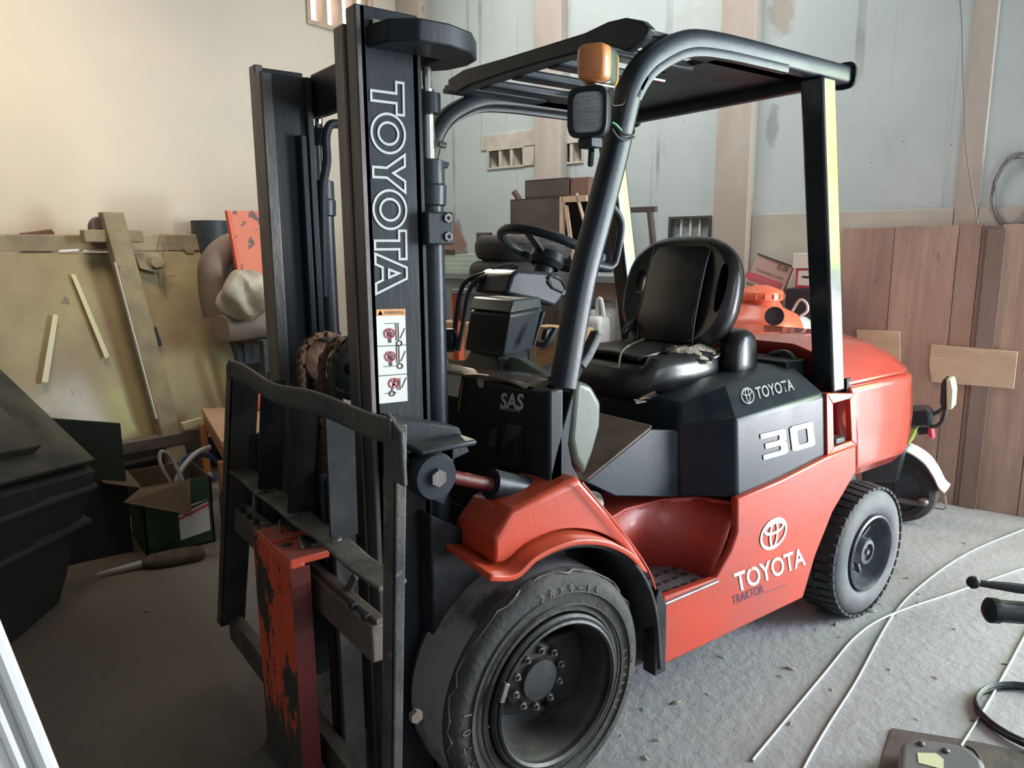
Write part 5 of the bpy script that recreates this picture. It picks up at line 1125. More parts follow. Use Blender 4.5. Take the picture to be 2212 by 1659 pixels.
fx = aff(W(*[q[3][0], -.2015, q[3][2]]), W(*[q[2][0], -.2015, q[2][2]]), W(*[q[0][0], -.2015, q[0][2]])); g = lambda a, b, h=.0008: fx(a, b, 0)-NV*h
text('CS 350', g(.60,.78), g(.90,.78), g(.60,.93), 'ink', cs, bold=.01)
text('PHOTOGRAMMETRIC SCANNING', g(.12,.50), g(.86,.50), g(.12,.57), 'brownsteel', cs)
MB().prism([g(-.1,.16), g(.88,.16), g(.88,.40), g(-.1,.40)], -NV*.001).build('print_band', 'printpink', cs)
text('INSPECT BEFORE USE', g(.12,.24,.002), g(.80,.24,.002), g(.12,.32,.002), 'pinkcard', cs); text('BATER', g(.0,-.02), g(.22,-.02), g(.0,.07), 'ink', cs)
MB().tube([W(*(1.034, -0.203, 1.472)), W(*(0.925, -0.205, 1.434)), W(*(0.813, -0.203, 1.395))], .004, 6).build('tape_edge', 'ink', cs)
a, b = (0.752, -0.3, 1.384), (0.65, -0.3, 1.266)
zc2 = .981
pl = WB(a[0]+.04, b[0]-.06, -.36, -.12, zc2, b[2]-.001).build('bin', 'ink', bevel=.003); tag(pl, 'dark bin under the small white and red boxes', 'bin')
rb = WB(a[0], b[0]-.02, -.32, -.16, b[2], a[2]).build('tool_carton', 'printred', bevel=.003); tag(rb, 'small red and cream tool carton beside the rear guard pillar', 'carton')
MB().prism([W(*(0.737, -0.322, 1.373)), W(*(0.651, -0.322, 1.374)), W(*(0.644, -0.321, 1.281)), W(*(0.737, -0.322, 1.285))], -NV*.001).build('print_panel', 'white', rb)
f = aff(W(*(0.734, -0.324, 1.301)), W(*(0.645, -0.323, 1.303)), W(*(0.738, -0.323, 1.362)))
plate2d(MB(), [[(.2,.55),(.35,.65),(.6,.6),(.98,.8),(.98,.5),(.7,.4),(.3,.45)]], f, 0, .001).build('print_drawing', 'ink', rb)
wbx = WB((0.771, -0.3, 1.439)[0], b[0]-.03, -.33, -.14, a[2]+.001, (0.765, -0.33, 1.475)[2]).build('small_carton', 'white', bevel=.003); tag(wbx, 'small white carton on top of the red tool carton', 'carton')
# plastic bag
def bag(name, c, rx, ry, rz, mat, lab, seed, loopat=None, amp=.3):
    rnd = random.Random(seed); rings = []; n = 22; K = 11
    ph = [rnd.uniform(0, 6.28) for _ in range(6)]
    for k in range(1, K):
        th = PI*k/K; r = []
        for j in range(n):
            a = 2*PI*j/n; w = 1+amp*(.5*math.sin(3*a+ph[0]+th*2)+.35*math.sin(5*a+ph[1]-th*3)+.25*math.sin(9*a+ph[2]+4*th))*.5+rnd.uniform(-.05, .05)*(1 if amp < .5 else 2.6)
            r.append(Vector(c)+Vector((rx*math.sin(th)*math.cos(a)*w, ry*math.sin(th)*math.sin(a)*w, rz*(1+math.cos(th))*(1+.06*math.sin(4*a+ph[3])))))
        rings.append(r)
    o = MB().loft(rings).build(name, mat, sub=1, ang=80); tag(o, lab, 'bag'); return o
M_['bag'] = pm('thin_white_plastic', (.62, .60, .60), .4, var=(.5,.48,.48), vs=9, bump=.5, bs=18)
M_['bagold'] = pm('old_grey_plastic_sheet', (.50, .47, .40), .5, var=(.30,.27,.22), vs=7, bump=.6, bs=14)
bgc = (0.694, -0.52, 1.095); bg_ = bag('plastic_bag', W(bgc[0]-.0, -.40, zcr+.002), .11, .07, .06, 'bag', 'crumpled white plastic bag with loop handle behind the orange tank', 3)
hp_ = [W(*(0.716, -0.459, 1.138)), W(*(0.677, -0.46, 1.205)), W(*(0.639, -0.46, 1.188)), W(*(0.631, -0.46, 1.142)), W(*(0.67, -0.461, 1.108))]
MB().tube(smooth_path(hp_, 4), .008, 6).build('handle', 'bag', bg_)
# orange tank
M_['tank'] = pm('orange_red_polyethylene', (.80, .16, .08), .38, var=(.72,.14,.07), vs=2, coat=.1)
tu = (0.813, -0.74, 1.079)[0]; tn = -.74; R_ = (0.793, -0.8, 1.086)[0]-(0.55, -0.8, 1.099)[0]; zl0 = (0.775, -1, 1.213)[2]; zl1 = (0.734, -1, 1.299)[2]
tk = thing('plastic_tank', W(tu, tn, 0), 'big orange-red plastic tank with screw lid behind the counterweight', 'tank'); c = W(tu, tn, 0)
rl = (0.784, -0.85, 1.245)[0]-(0.664, -0.85, 1.249)[0]
MB().lathe([(R_*.93, 0), (R_, .02), (R_, zl0-.20), (R_*.96, zl0-.13), (R_*.84, zl0-.075), (rl*1.02, zl0-.035), (rl*.9, zl0-.01), (rl*.86, zl0)], c, (0,0,1), 48).build('body', 'tank', tk, ang=50)
lid = MB().lathe([(rl*.90, 0), (rl, .004), (rl*1.02, .012), (rl*1.02, .048), (rl*.96, .058), (rl*.6, .075), (rl*.3, .088), (.001, .09)], c+Vector((0,0,zl0)), (0,0,1), 40).build('lid', 'tank', tk, ang=50)
for k in range(16):
    a = 2*PI*k/16; p = c+Vector((math.cos(a), math.sin(a), 0))*rl*1.02+Vector((0,0,zl0+.028)); MB().ball(p, .012, 6, (.6,.6,1.8)).build('lid_grip', 'tank', lid)
sp0 = W(*(0.635, -1.03, 1.155)); 
MB().lathe([(.047, -.08), (.050, 0), (.046, .002), (.044, -.004), (.001, -.006)], sp0, Vector((-.75, -.55, .1)), 28, cap=False).build('side_outlet', 'ink', tk)

# ---- left wall: leaning door leaves, timber, strips
M_['olive'] = pm('old_yellow_green_door_paint', (.36, .30, .155), .5, var=(.27, .205, .125), vs=2.2, bump=.2, bs=25, coat=.15, chips=((.19,.15,.10), 5, .655))
M_['timber'] = pm('grimy_timber', (.30, .245, .15), .65, var=(.19,.16,.11), vs=6, bump=.2, chips=((.12,.10,.07), 8, .63))
def L(px, py, u): return None
dl = thing('door_leaf', W(3.85, -2.9, 0), 'old yellow-green painted door leaf leaning sideways on the left wall', 'door')
P = [(3.93, -3.735, 1.509), (3.93, -2.323, 1.505), (3.66, -2.159, 0.306), (3.66, -3.063, 0.423), (3.66, -3.965, 0.504)]
MB(W).prism(P, (.03, 0, 0)).build('leaf', 'olive', dl, bevel=.003)
rl_ = [(3.93, -3.723, 1.602), (3.93, -2.339, 1.619), (3.93, -2.317, 1.51), (3.93, -3.734, 1.52)]
MB(W).prism(rl_, (.06, 0, 0)).build('top_rail', 'timber', dl, bevel=.008)
MB(W).prism([(3.925, -3.733, 1.536), (3.925, -2.33, 1.537), (3.925, -2.326, 1.516), (3.925, -3.735, 1.518)], (.01,0,0)).build('rail_lip', 'timber', dl, bevel=.002)
for pp in ([(3.92, -3.167, 1.524), (3.92, -3.062, 1.529), (3.92, -3.063, 1.518), (3.92, -3.168, 1.514)], [(3.92, -3.04, 1.523), (3.92, -2.869, 1.528), (3.92, -2.87, 1.517), (3.92, -3.041, 1.513)]): MB(W).prism(pp, (.006,0,0)).build('bright_edge', 'whiteplastic', dl)
MB(W).prism([(3.92, -2.443, 1.529), (3.92, -2.366, 1.528), (3.921, -2.368, 1.496), (3.92, -2.418, 1.497)], (.02,0,0)).build('hinge', 'timber', dl, bevel=.002)
# brush stroke strips of paler tape stuck on the leaf: they follow the lean
def onleaf(px, py): return None
tape = [(3.875, -3.139, 1.391), (3.875, -3.113, 1.385), (3.745, -3.035, 0.928), (3.746, -3.058, 0.909)]; tape2 = [(3.81, -3.277, 1.178), (3.81, -3.252, 1.171), (3.715, -3.377, 0.825), (3.715, -3.408, 0.83)]
M_['tape'] = pm('pale_tape', (.62, .60, .38), .4)
for tp in (tape, tape2): MB(W).prism(tp, (.004, 0, 0)).build('tape_strip', 'tape', dl, bevel=.001)
MB(W).prism([(3.795, -2.75, 1.065), (3.795, -2.733, 1.066), (3.775, -2.715, 0.95), (3.775, -2.735, 0.947)], (-.02, 0, 0)).build('handle', 'ink', dl, bevel=.003)
lk = MB(W).prism([(3.89, -2.778, 1.503), (3.89, -2.631, 1.501), (3.859, -2.639, 1.376), (3.86, -2.763, 1.412)], (-.02, 0, 0)).build('lock_plate', 'timber', dl, bevel=.003)
MB().cyl(W(*(3.86, -2.641, 1.437)), W(*(3.8, -2.677, 1.449)), .036, 20).build('lock_knob', 'timber', lk, bevel=.003)
MB().tube([W(*(3.915, -2.573, 1.611)), W(*(3.87, -2.604, 1.479)), W(*(3.84, -2.628, 1.254))], .0035, 5).build('tie_wire', 'rust', dl)
MB().tube([W(*(3.885, -2.562, 1.52)), W(*(3.86, -2.614, 1.487)), W(*(3.85, -2.62, 1.353)), W(*(3.85, -2.549, 1.362))], .003, 5).build('tie_wire', 'rust', dl)
tb_ = thing('timber_post', W(3.55, -2.8, 0), 'long grimy timber post leaning across the old door leaf', 'timber')
A, B = Vector((3.8, -2.906, 1.735)), Vector((3.52, -2.827, 0.455)); B2 = A+(B-A)*((A.z-0.0)/(A.z-B.z))*1.0
MB(W).loft([[tuple(q_+Vector((dx, dn, 0))) for dx, dn in ((0,-.06),(0,.06),(.07,.06),(.07,-.06))] for q_ in (B2, A)]).build('post', 'timber', tb_, bevel=.008)
MB(W).loft([[tuple(q_+Vector((dx, dn, 0))) for dx, dn in ((0.0,-.066),(.0,-.061),(.02,-.061),(.02,-.066))] for q_ in (A+(B-A)*.92, A+(B-A)*.22)]).build('bright_trim', 'whiteplastic', tb_)
MB().lathe([(.001,0),(.06,0),(.065,.01),(.065,.04),(.06,.05),(.001,.05)], W(*(3.86, -2.947, 1.648)), UV, 24).build('pulley', 'brownsteel', tb_)
MB(W).box(3.80, 3.86, A.y-.17, A.y+.16, A.z-.17, A.z-.10).build('cross_block', 'timber', tb_, bevel=.006)
# sill timber the leaf stands on
o = WB(3.62, 3.95, (3.6, -3.977, 0.54)[1], (3.6, -2.623, 0.336)[1], 0, .30).build('plinth', 'ink', bevel=.01); tag(o, 'dark dusty plinth under the leaning door leaf', 'plinth')
o = MB(W).prism([(3.5, -3.146, 0.466), (3.5, -2.611, 0.451), (3.5, -2.611, 0.384), (3.5, -3.145, 0.399)], (.10, 0, 0)).build('steel_beam', 'brownsteel', bevel=.004); tag(o, 'dusty grey steel beam lying along the foot of the door leaf', 'beam')
o = MB(W).prism([(3.49, -2.775, 0.516), (3.49, -2.647, 0.526), (3.49, -2.638, 0.484), (3.49, -2.768, 0.47)], (.03, 0, 0)).build('yellow_offcut', 'tape', bevel=.003); tag(o, 'short pale yellow offcut lying on the beam by the door leaf', 'offcut')
o = MB(W).prism([(4.2, -3.235, 1.622), (4.2, -3.083, 1.645), (4.2, -3.07, 1.624), (4.2, -3.076, 1.578), (4.2, -3.241, 1.578)], (.06, 0, 0)).build('brown_board', 'rosteel', bevel=.003); tag(o, 'reddish board end showing above the door leaf at far left', 'board')
# ---- corner pile behind the far mast rail
M_['bluegrey'] = pm('blue_grey_drum_paint', (.030, .042, .055), .5, var=(.05,.06,.07), vs=4, dust=(.2,.2,.2))
M_['pipebrown'] = pm('dusty_brown_pipe', (.22, .165, .135), .6, var=(.15,.11,.09), vs=4, bump=.1, dust=(.33,.28,.22))
M_['orangepeel'] = pm('peeling_orange_panel', (.66, .17, .09), .5, var=(.58,.15,.09), vs=3, chips=((.12,.07,.07), 9, .555), bump=.1)
rk = thing('steel_rack', W(3.45, -2.2, 0), 'black steel rack in the left corner carrying pipes and a grey bag', 'rack')
zrk = (3.4, -2.474, 0.977)[2]; r0, r1 = (3.6, -2.351, 0.942)[1], (3.4, -2.151, 0.935)[1]
WB(3.26, 3.60, r0, r1+.4, zrk-.03, zrk).build('rack_top', 'bluegrey', rk, bevel=.003)
for u in (3.29, 3.57):
    for n in (r0+.03, r1+.37): WB(u-.025, u+.025, n-.025, n+.025, 0, zrk-.031).build('leg', 'bluegrey', rk, bevel=.003)
WB(3.27, 3.30, r0, r1+.4, .5, .54).build('rail', 'bluegrey', rk, bevel=.003)
for k in range(3): WB(3.27, 3.29, r0+.12+k*.13, r0+.17+k*.13, .541, zrk-.031).build('upright', 'bluegrey', rk, bevel=.003)
p0, p1 = (3.4, -2.527, 1.069), (3.4, -2.145, 1.006); rp = ((3.38, -2.411, 1.141)[2]-(3.38, -2.425, 0.974)[2])/2; 
o = MB().tube([W(3.38, p0[1]-.02, zrk+rp+.001), W(3.38, p1[1]+.15, zrk+rp+.001)], rp, 28).build('brown_pipe', 'pipebrown', bevel=.004); tag(o, 'thick dusty brown pipe lying on the corner rack behind the mast', 'pipe')
eb = smooth_path([W(*(3.62, -2.091, 1.54)), W(*(3.62, -2.224, 1.552)), W(*(3.62, -2.329, 1.518)), W(*(3.62, -2.403, 1.457)), W(*(3.62, -2.435, 1.379)), W(*(3.62, -2.435, 1.237)), W(*(3.62, -2.42, 1.122))], 4)
o = MB().tube(eb, .085, 22).build('duct_elbow', 'pipebrown', ang=60); tag(o, 'curved dusty duct elbow beside the orange panel in the left corner', 'duct')
bc_ = (4.14, -2.106, 1.715); o = MB().lathe([(.125, 0), (.13, .01), (.13, .012), (.128, bc_[2]-.01), (.13, bc_[2])], W(4.14, bc_[1], 0), (0,0,1), 32).build('black_drum', 'bluegrey', bevel=.003); tag(o, 'dark blue-grey drum standing behind the curved duct', 'drum')
o = MB(W).box(3.76, 3.96, (3.86, -2.183, 1.337)[1], (3.86, -2.183, 1.337)[1]+.45, 0, (3.8, -2.183, 1.458)[2]).build('shade_block', 'bluegrey', bevel=.01); tag(o, 'dark block filling in the shade behind the curved duct in the left corner', 'cabinet')  # dark block added to fill in the shade behind the duct
Pp = [(3.55, -2.356, 1.753), (3.55, -1.983, 1.763), (3.55, -2.024, 1.217), (3.55, -2.292, 1.341)]
op = thing('orange_panel', W(3.55, -2.15, zrk), 'orange steel panel with peeling paint leaning behind the far mast rail', 'panel')
MB(W).prism([(3.47, -2.406, 1.749), (3.47, -2.04, 1.759), (3.43, -2.124, 1.014), (3.43, -2.343, 1.039)], (.012, 0, 0)).build('sheet', 'orangepeel', op, bevel=.002)
MB(W).prism([(3.468, -2.41, 1.749), (3.468, -2.386, 1.749), (3.428, -2.318, 1.037), (3.428, -2.347, 1.04)], (-.02, 0, 0)).build('folded_edge', 'orange', op, bevel=.002)
bgp = (3.3, -2.459, 1.249)
ob = bag('plastic_sheet', W(3.30, bgp[1]+.03, zrk+2*rp-.05), .13, .20, .155, 'bagold', 'crumpled grey-white plastic sheet lying on the brown pipe', 8, amp=.95); ob['category'] = 'plastic sheet'
o = MB().lathe([(.03, 0), (.055, .01), (.065, .05), (.05, .09), (.02, .11), (.001, .112)], (0.174, 2.338, 0.591), (0,0,1), 20).build('red_can', 'orange'); tag(o, 'small rounded orange-red can standing on the low table behind the backrest bars', 'can')
# ---- small table, cartons and hoses on the floor at the left
M_['tabletop'] = pm('pale_wood_top', (.50, .33, .21), .5, var=(.44,.28,.18), vs=3)
M_['tableedge'] = pm('orange_varnished_wood', (.42, .17, .06), .5, var=(.34,.13,.05), vs=5)
zt1 = .62
tb2 = thing('low_table', (.03, 2.45, 0), 'small low table with pale wood top and orange legs behind the backrest', 'table')
q = [(-0.071, 2.583, 0.58), (0.354, 2.325, 0.58), (0.086, 1.736, 0.58), (-0.21, 1.698, 0.58)]
MB().prism([(p[0], p[1], .56) for p in q], (0, 0, .03)).build('tabletop', 'tabletop', tb2, bevel=.003)
MB().prism([(p[0]*.985, p[1]*.985+.02, .49) for p in q], (0, 0, .069)).build('apron', 'tableedge', tb2, bevel=.003)
for p in q: MB().box(p[0]-.02, p[0]+.02, p[1]-.02+.01, p[1]+.02+.01, 0, .489).build('leg', 'tableedge', tb2, bevel=.003)
b0 = (0.108, 2.291, 0.2); ob2 = bag('blue_bag', (b0[0], b0[1], 0.0), .15, .12, .13, 'bluegrey', 'dull blue bag on the floor under the low table', 5)
M_['bluebag'] = pm('dull_blue_cloth', (.10, .13, .20), .7); ob2.data.materials[0] = M_['bluebag']
M_['greencard'] = pm('green_printed_card', (.018, .06, .03), .7, var=(.015,.04,.022), vs=4)
M_['darkcard'] = pm('dark_brown_card', (.085, .055, .034), .8, var=(.085,.055,.035), vs=3)
cx = thing('open_carton', (-.36, 2.02, 0), 'open green and brown carton with red and white print full of hoses', 'carton')
x0, x1, y0_, y1_ = -.55, -.22, 1.92, 2.30; h = .36
MB().box(x0, x1, y0_, y0_+.008, 0, h).build('front_wall', 'greencard', cx); MB().box(x0, x1, y1_-.008, y1_, 0, h).build('back_wall', 'darkcard', cx)
MB().box(x0, x0+.008, y0_, y1_, 0, h).build('side_wall', 'greencard', cx); MB().box(x1-.008, x1, y0_, y1_, 0, h).build('side_wall', 'darkcard', cx)
MB().box(x0, x1, y0_, y1_, 0, .008).build('base', 'darkcard', cx)
MB().prism([(x0, y0_, h), (x1-.1, y0_, h), (x1-.13, y0_-.10, h-.16), (x0-.10, y0_-.12, h-.02)], (0, -.002, .006)).build('flap', 'darkcard', cx)
MB().prism([(x0, y0_, h), (x0, y1_, h), (x0-.16, y1_-.05, h+.03), (x0-.15, y0_+.06, h+.04)], (0, 0, .006)).build('flap', 'darkcard', cx)
f = aff((x1-.17, y0_-.001, .05), (x1-.02, y0_-.001, .07), (x1-.17, y0_-.001, .22))
plate2d(MB(), [[(0,0),(1,0),(1,1),(0,1)]], f, 0, .001).build('print_panel', 'white', cx); 
g3 = lambda u, v, h=0: f(u, v, 0)+Vector((0,-.002,0))
MB().prism([g3(0,.62), g3(1,.8), g3(1,.88), g3(0,.7)], (0,-.001,0)).build('print_stripe', 'printred', cx); MB().prism([g3(0,.8), g3(1,.94), g3(1,1), g3(0,.9)], (0,-.001,0)).build('print_stripe', 'inkblue', cx)
M_['whitehose'] = pm('grey_white_hose', (.38, .38, .38), .5); M_['bluecable'] = pm('blue_cable', (.03, .075, .15), .5)
o = MB().tube(smooth_path([(-0.155, 2.12, 0.464), (-0.229, 2.12, 0.443), (-0.309, 2.1, 0.38), (-0.355, 2.08, 0.305), (-0.344, 2.06, 0.264), (-0.27, 2.05, 0.293), (-0.174, 2.08, 0.323)], 5), .014, 10).build('white_hose', 'whitehose'); tag(o, 'grey-white hose looped out of the open carton', 'hose')
pts = []; cc0 = Vector((-0.212, 2.15, 0.345))
for k in range(7*20): a = 2*PI*k/20; pts.append(cc0+Vector((.10*math.cos(a), .02*math.sin(k*.3)+.06*math.sin(a), .065*math.sin(a)+.012*math.sin(k*.37))))
o = MB().tube(pts, .005, 5).build('blue_cable_coil', 'bluecable'); tag(o, 'coil of blue cable inside the white hose loop', 'coil')
o = MB().tube(smooth_path([(-0.39, 2, 0.32), (-0.426, 2.02, 0.421), (-0.426, 2.05, 0.476), (-0.406, 2.06, 0.495), (-0.366, 2.06, 0.445), (-0.337, 2, 0.334)], 5), .010, 8).build('dark_hose', 'cable'); tag(o, 'thin dark grey hose sticking out of the open carton', 'hose')
# brush
M_['bristle'] = pm('dirty_bristle', (.10, .075, .05), .9, var=(.06,.045,.03), vs=30, bump=.6, bs=80)
bp0, bp1, bp2 = (-0.79, 1.803, 0.02), (-0.599, 1.785, 0.03), (-0.325, 1.741, 0.03)
t = thing('floor_brush', (bp1[0], bp1[1], 0), 'old floor brush with thin pale handle lying near the open carton', 'brush')
MB().tube([bp0, bp1], [.006, .016], 8).build('handle', 'whitehose', t)
MB().loft([[Vector(bp1).lerp(Vector(bp2), s)+Vector((0, 0, 0))+Vector((.0, b*r, a*r*.6)) for a, b in rr(1, 1, 14, 2.3)] for s, r in ((0, .03), (.15, .05), (.5, .06), (.9, .055), (1, .03))]).build('bristles', 'bristle', t)
# dark sheet standing behind the tarpaulin stack
o = MB().prism([(-0.969, 2.05, 0.761), (-0.59, 2.05, 0.672), ((-0.59, 2.05, 0.672)[0], 2.05, 0.0), ((-0.969, 2.05, 0.761)[0], 2.05, 0.0)], (0, .02, 0)).build('dark_sheet', 'bluegrey', bevel=.002); tag(o, 'dark steel sheet standing upright behind the tarpaulin stack', 'sheet')
M_['bluegrey2'] = pm('black_green_sheet', (.012, .018, .016), .6); o.data.materials[0] = M_['bluegrey2']
# tarpaulin-covered stack in the lower left
M_['tarp'] = pm('dark_green_tarpaulin', (.105, .10, .075), .55, var=(.03,.036,.032), vs=4, bump=.3, bs=10, chips=((.22,.2,.16), 60, .79))
M_['tarp2'] = pm('black_green_tarpaulin', (.020, .028, .028), .5, var=(.03,.038,.036), vs=3, bump=.4, bs=8)
Cq, Fq, Nq = Vector((-0.755, 1.7, 0.597)), Vector((-1.054, 1.95, 1.011)), Vector((-1.126, 1.2, 0.685))
F2 = Cq+(Fq-Cq)*1.5; N2 = Cq+(Nq-Cq)*1.5; O2 = F2+N2-Cq
ts = thing('covered_stack', ((Cq.x+O2.x)/2, (Cq.y+O2.y)/2, 0), 'stack of tilted boards under a dark green tarpaulin in the lower left', 'stack')
nq = (F2-Cq).cross(N2-Cq).normalized(); nq = nq if nq.z > 0 else -nq
MB().prism([Cq, F2, O2, N2], -nq*.03).build('top_board', 'tarp', ts, bevel=.006)
d1, d2 = (F2-Cq), (N2-Cq); C3 = Cq+d1*.116+d2*.332+nq*.045
MB().prism([C3, C3+d1*.7, C3+d1*.7+d2*.6, C3+d2*.6], -nq*.044).build('upper_board', 'tarp', ts, bevel=.006)
quad = [Cq, F2, O2, N2]; cen = (Cq+O2)/2; cen.z = 0; rnd = random.Random(6)
rings = []
for t_, k in ((.04, .03), (.16, .06), (.30, .12), (.45, .17), (.62, .26), (.80, .34), (1.0, .40)):
    r = []
    for i in range(4):
        a, b = quad[i], quad[(i+1)%4]
        for j in range(6):
            p = a.lerp(b, j/6); q_ = Vector((p.x+(cen.x-p.x)*k+rnd.uniform(-.012,.012), p.y+(cen.y-p.y)*k+rnd.uniform(-.012,.012), (p.z-.03)*(1-t_))); r.append(q_)
    rings.append(r)
MB().loft(rings).build('draped_cover', 'tarp2', ts, ang=30)
for t_, k in ((.20, .0), (.45, .08)):
    r = [Vector((p.x+(cen.x-p.x)*k, p.y+(cen.y-p.y)*k, p.z*(1-t_))) for p in quad]
    MB().prism(r, (0, 0, -.018)).build('fold', 'tarp2', ts, bevel=.006)
chp = C3+d1*.16+d2*.2
o = MB().prism([chp, chp+d1*.03, chp+d1*.03+d2*.05, chp+d2*.05], nq*.004).build('red_chip', 'pinkcard'); tag(o, 'tiny reddish scrap lying on the upper board of the covered stack', 'scrap')
# white ribbed panel, lower left edge
yw = -.55
a0, a1 = Vector((-1.188, -0.55, 0.897)), Vector((-1.136, -0.55, 0.604)); dr = (a1-a0); kz = a0.z/(a0.z-a1.z); foot = a0+dr*kz; top_ = a0-dr*.35
wp_ = thing('ribbed_panel', (foot.x-.2, -.55, 0), 'white ribbed plastic panel standing tilted in the lower left corner', 'panel')
MB().prism([top_, foot, (foot.x-.5, yw, 0), (top_.x-.5, yw, top_.z)], (0, .02, 0)).build('sheet', 'whiteplastic', wp_, bevel=.004)
for k in range(9):
    off = .012+.035*k+(.0 if k else 0); MB().tube([top_+Vector((-off, -.004, 0)), foot+Vector((-off, -.004, .01))], .016 if k == 0 else .009, 10).build('rib', 'whiteplastic', wp_)

# ---- right foreground: rods, coil, steel plate, handlebar
M_['galv'] = pm('galvanised_rod', (.50, .53, .55), .35, metal=.5)
rods = [([(0.564, -0.839, 0.005), (1.159, -0.719, 0.005), (1.506, -0.652, 0.005), (1.78, -0.653, 0.008), (2.2, -0.721, 0.005), (2.732, -0.811, 0.005), (3.523, -0.941, 0.005)], 'thin galvanised rod on the floor with its cut end nearest the front tyre'),
        ([(0.453, -1.027, 0.005), (0.648, -0.954, 0.005), (0.902, -0.886, 0.005), (1.209, -0.812, 0.005), (1.754, -0.665, 0.005), (2.163, -0.599, 0.005), (2.71, -0.573, 0.005), (3.293, -0.621, 0.005), (3.426, -0.638, 0.005)], 'thin galvanised rod crossing under the other rod beside the rear wheel'),
        ([(1.124, -1.189, 0.005), (1.404, -1.152, 0.005), (1.745, -1.099, 0.005), (2.137, -1.035, 0.005)], 'short galvanised rod running past the black cable coil')]
for pth, lab in rods: o = MB().tube(smooth_path(pth, 6), .0045, 8).build('metal_rod', 'galv'); tag(o, lab, 'rod')
pts = []; cc0 = Vector((1.458, -1.302, 0.02)); M_['blackcable'] = pm('black_cable', (.02, .022, .03), .35)
Rr = (Vector((1.299, -1.192, 0.02))-cc0).length
rnd = random.Random(17)
for k in range(9*32): a = 2*PI*k/32; q_ = Rr*(1-.05*((k/32*1.7) % 1)); pts.append(cc0+Vector((q_*math.cos(a), q_*math.sin(a), -.013+.006*((k//32) % 4)+.003*math.sin(k*.4))))
o = MB().tube(pts, .0045, 6).build('black_cable_coil', 'blackcable'); tag(o, 'flat coil of black cable on the floor at the right edge', 'coil')
pl = thing('steel_plate', (1.12, -1.28, 0), 'grey steel plate with a bolted housing on the floor at lower right', 'plate')
MB().prism([(0.697, -1.129, 0.006), (1.043, -1.017, 0.006), (1.192, -1.22, 0.006), (1.311, -1.435, 0.006), (1.072, -1.503, 0.006)], (0, 0, -.006)).build('base_plate', 'steel', pl, bevel=.001)
M_['housing'] = pm('grey_housing_paint', (.12, .125, .13), .4, var=(.16,.16,.16), vs=5, bump=.1)
hz = .07
q = [(0.904, -1.105, 0.07), (0.963, -1.119, 0.07), (1.042, -1.222, 0.07), (1.015, -1.288, 0.07), (0.88, -1.367, 0.07), (0.67, -1.206, 0.07)]
hs = MB().loft([[Vector((p[0], p[1], .0065)) for p in q], [Vector((p[0], p[1], .05)) for p in q], [Vector((p[0], p[1], .07)) for p in q]]).build('housing', 'housing', pl, bevel=.018, seg=4)
for p in ((0.939, -1.149, 0.072), (0.964, -1.207, 0.072)): MB().lathe([(.001, .008), (.006, .007), (.010, .004), (.011, 0)], p, (0,0,1), 18).build('rivet', 'steel', pl)
MB().prism([(0.891, -1.16, 0.071), (0.932, -1.194, 0.071), (0.922, -1.219, 0.071), (0.878, -1.238, 0.071), (0.85, -1.183, 0.071)], (0,0,.001)).build('sticker', 'tape', pl)
MB().tube(smooth_path([(1.112, -1.206, 0.02), (1.106, -1.236, 0.02), (1.049, -1.281, 0.02)], 4), .004, 6).build('cable', 'ink', pl)
# motorcycle whose left grip reaches into the frame
gp = Vector((-.0185, -1.596, .995)); gd = Vector((.44, -.35, -.05)); dv = Vector((.07, -.062, -.001)).normalized()
dv = Vector((.045, -.036, -.013)).normalized()
mc = thing('motorcycle', (.5, -2.1, 0), 'parked motorcycle at the right edge with only its black grip and lever in frame', 'motorcycle')
gx = Vector((-.002, -1.588, .995)); ge = gx+Vector((.30, -.235, -.035))*.45
MB().lathe([(.001, -.006), (.012, -.005), (.0185, 0), (.0185, .012), (.0165, .016), (.0165, .12), (.019, .126), (.001, .126)], (-.018, -1.600, .984), (.06, -.048, -.006), 22, cap=False).build('grip', 'plastic', mc)
pL0 = Vector((-.026, -1.578, 1.022)); ld = Vector((.06, -.050, -.010)).normalized()
MB().ball(pL0, .0095, 12).build('lever_ball', 'ink', mc); MB().tube([pL0, pL0+ld*.02, pL0+ld*.06, pL0+ld*.18], [.005, .0055, .0075, .008], 10).build('brake_lever', 'ink', mc)
gdir = Vector((.06, -.048, -.006)).normalized(); st0 = Vector((-.018, -1.600, .984))+gdir*.12
hb0 = st0+gdir*.18+Vector((.05, -.03, .03)); cenm = st0+gdir*.34+Vector((.06, -.08, -.02))
MB().tube(smooth_path([st0, st0+gdir*.10, cenm, cenm+gdir*.30], 5), .011, 10).build('handlebar', 'ink', mc)
fw = Vector((cenm.x-.02, cenm.y-.25, .28))
MB().tube([cenm, Vector((cenm.x+.0, cenm.y-.05, .8)), fw], .024, 12).build('fork_leg', 'chrome', mc)
MB().lathe([(.20, -.04), (.25, -.045), (.275, -.03), (.28, 0), (.275, .03), (.25, .045), (.20, .04), (.2, -.04)], (fw.x, fw.y, .28), gdir, 40, cap=False).build('front_tyre', 'tyre', mc)
MB().lathe([(.001, -.01), (.2, -.012), (.2, .012), (.001, .01)], (fw.x, fw.y, .28), gdir, 40, cap=False).build('wheel_disc', 'rim', mc)

# ---- motorcycle parked between the truck and the partition
ms = thing('scooter', W(.10, -.45, 0), 'motorcycle with pale green mirror and white rear fender parked behind the counterweight', 'motorcycle')
nB = -.52


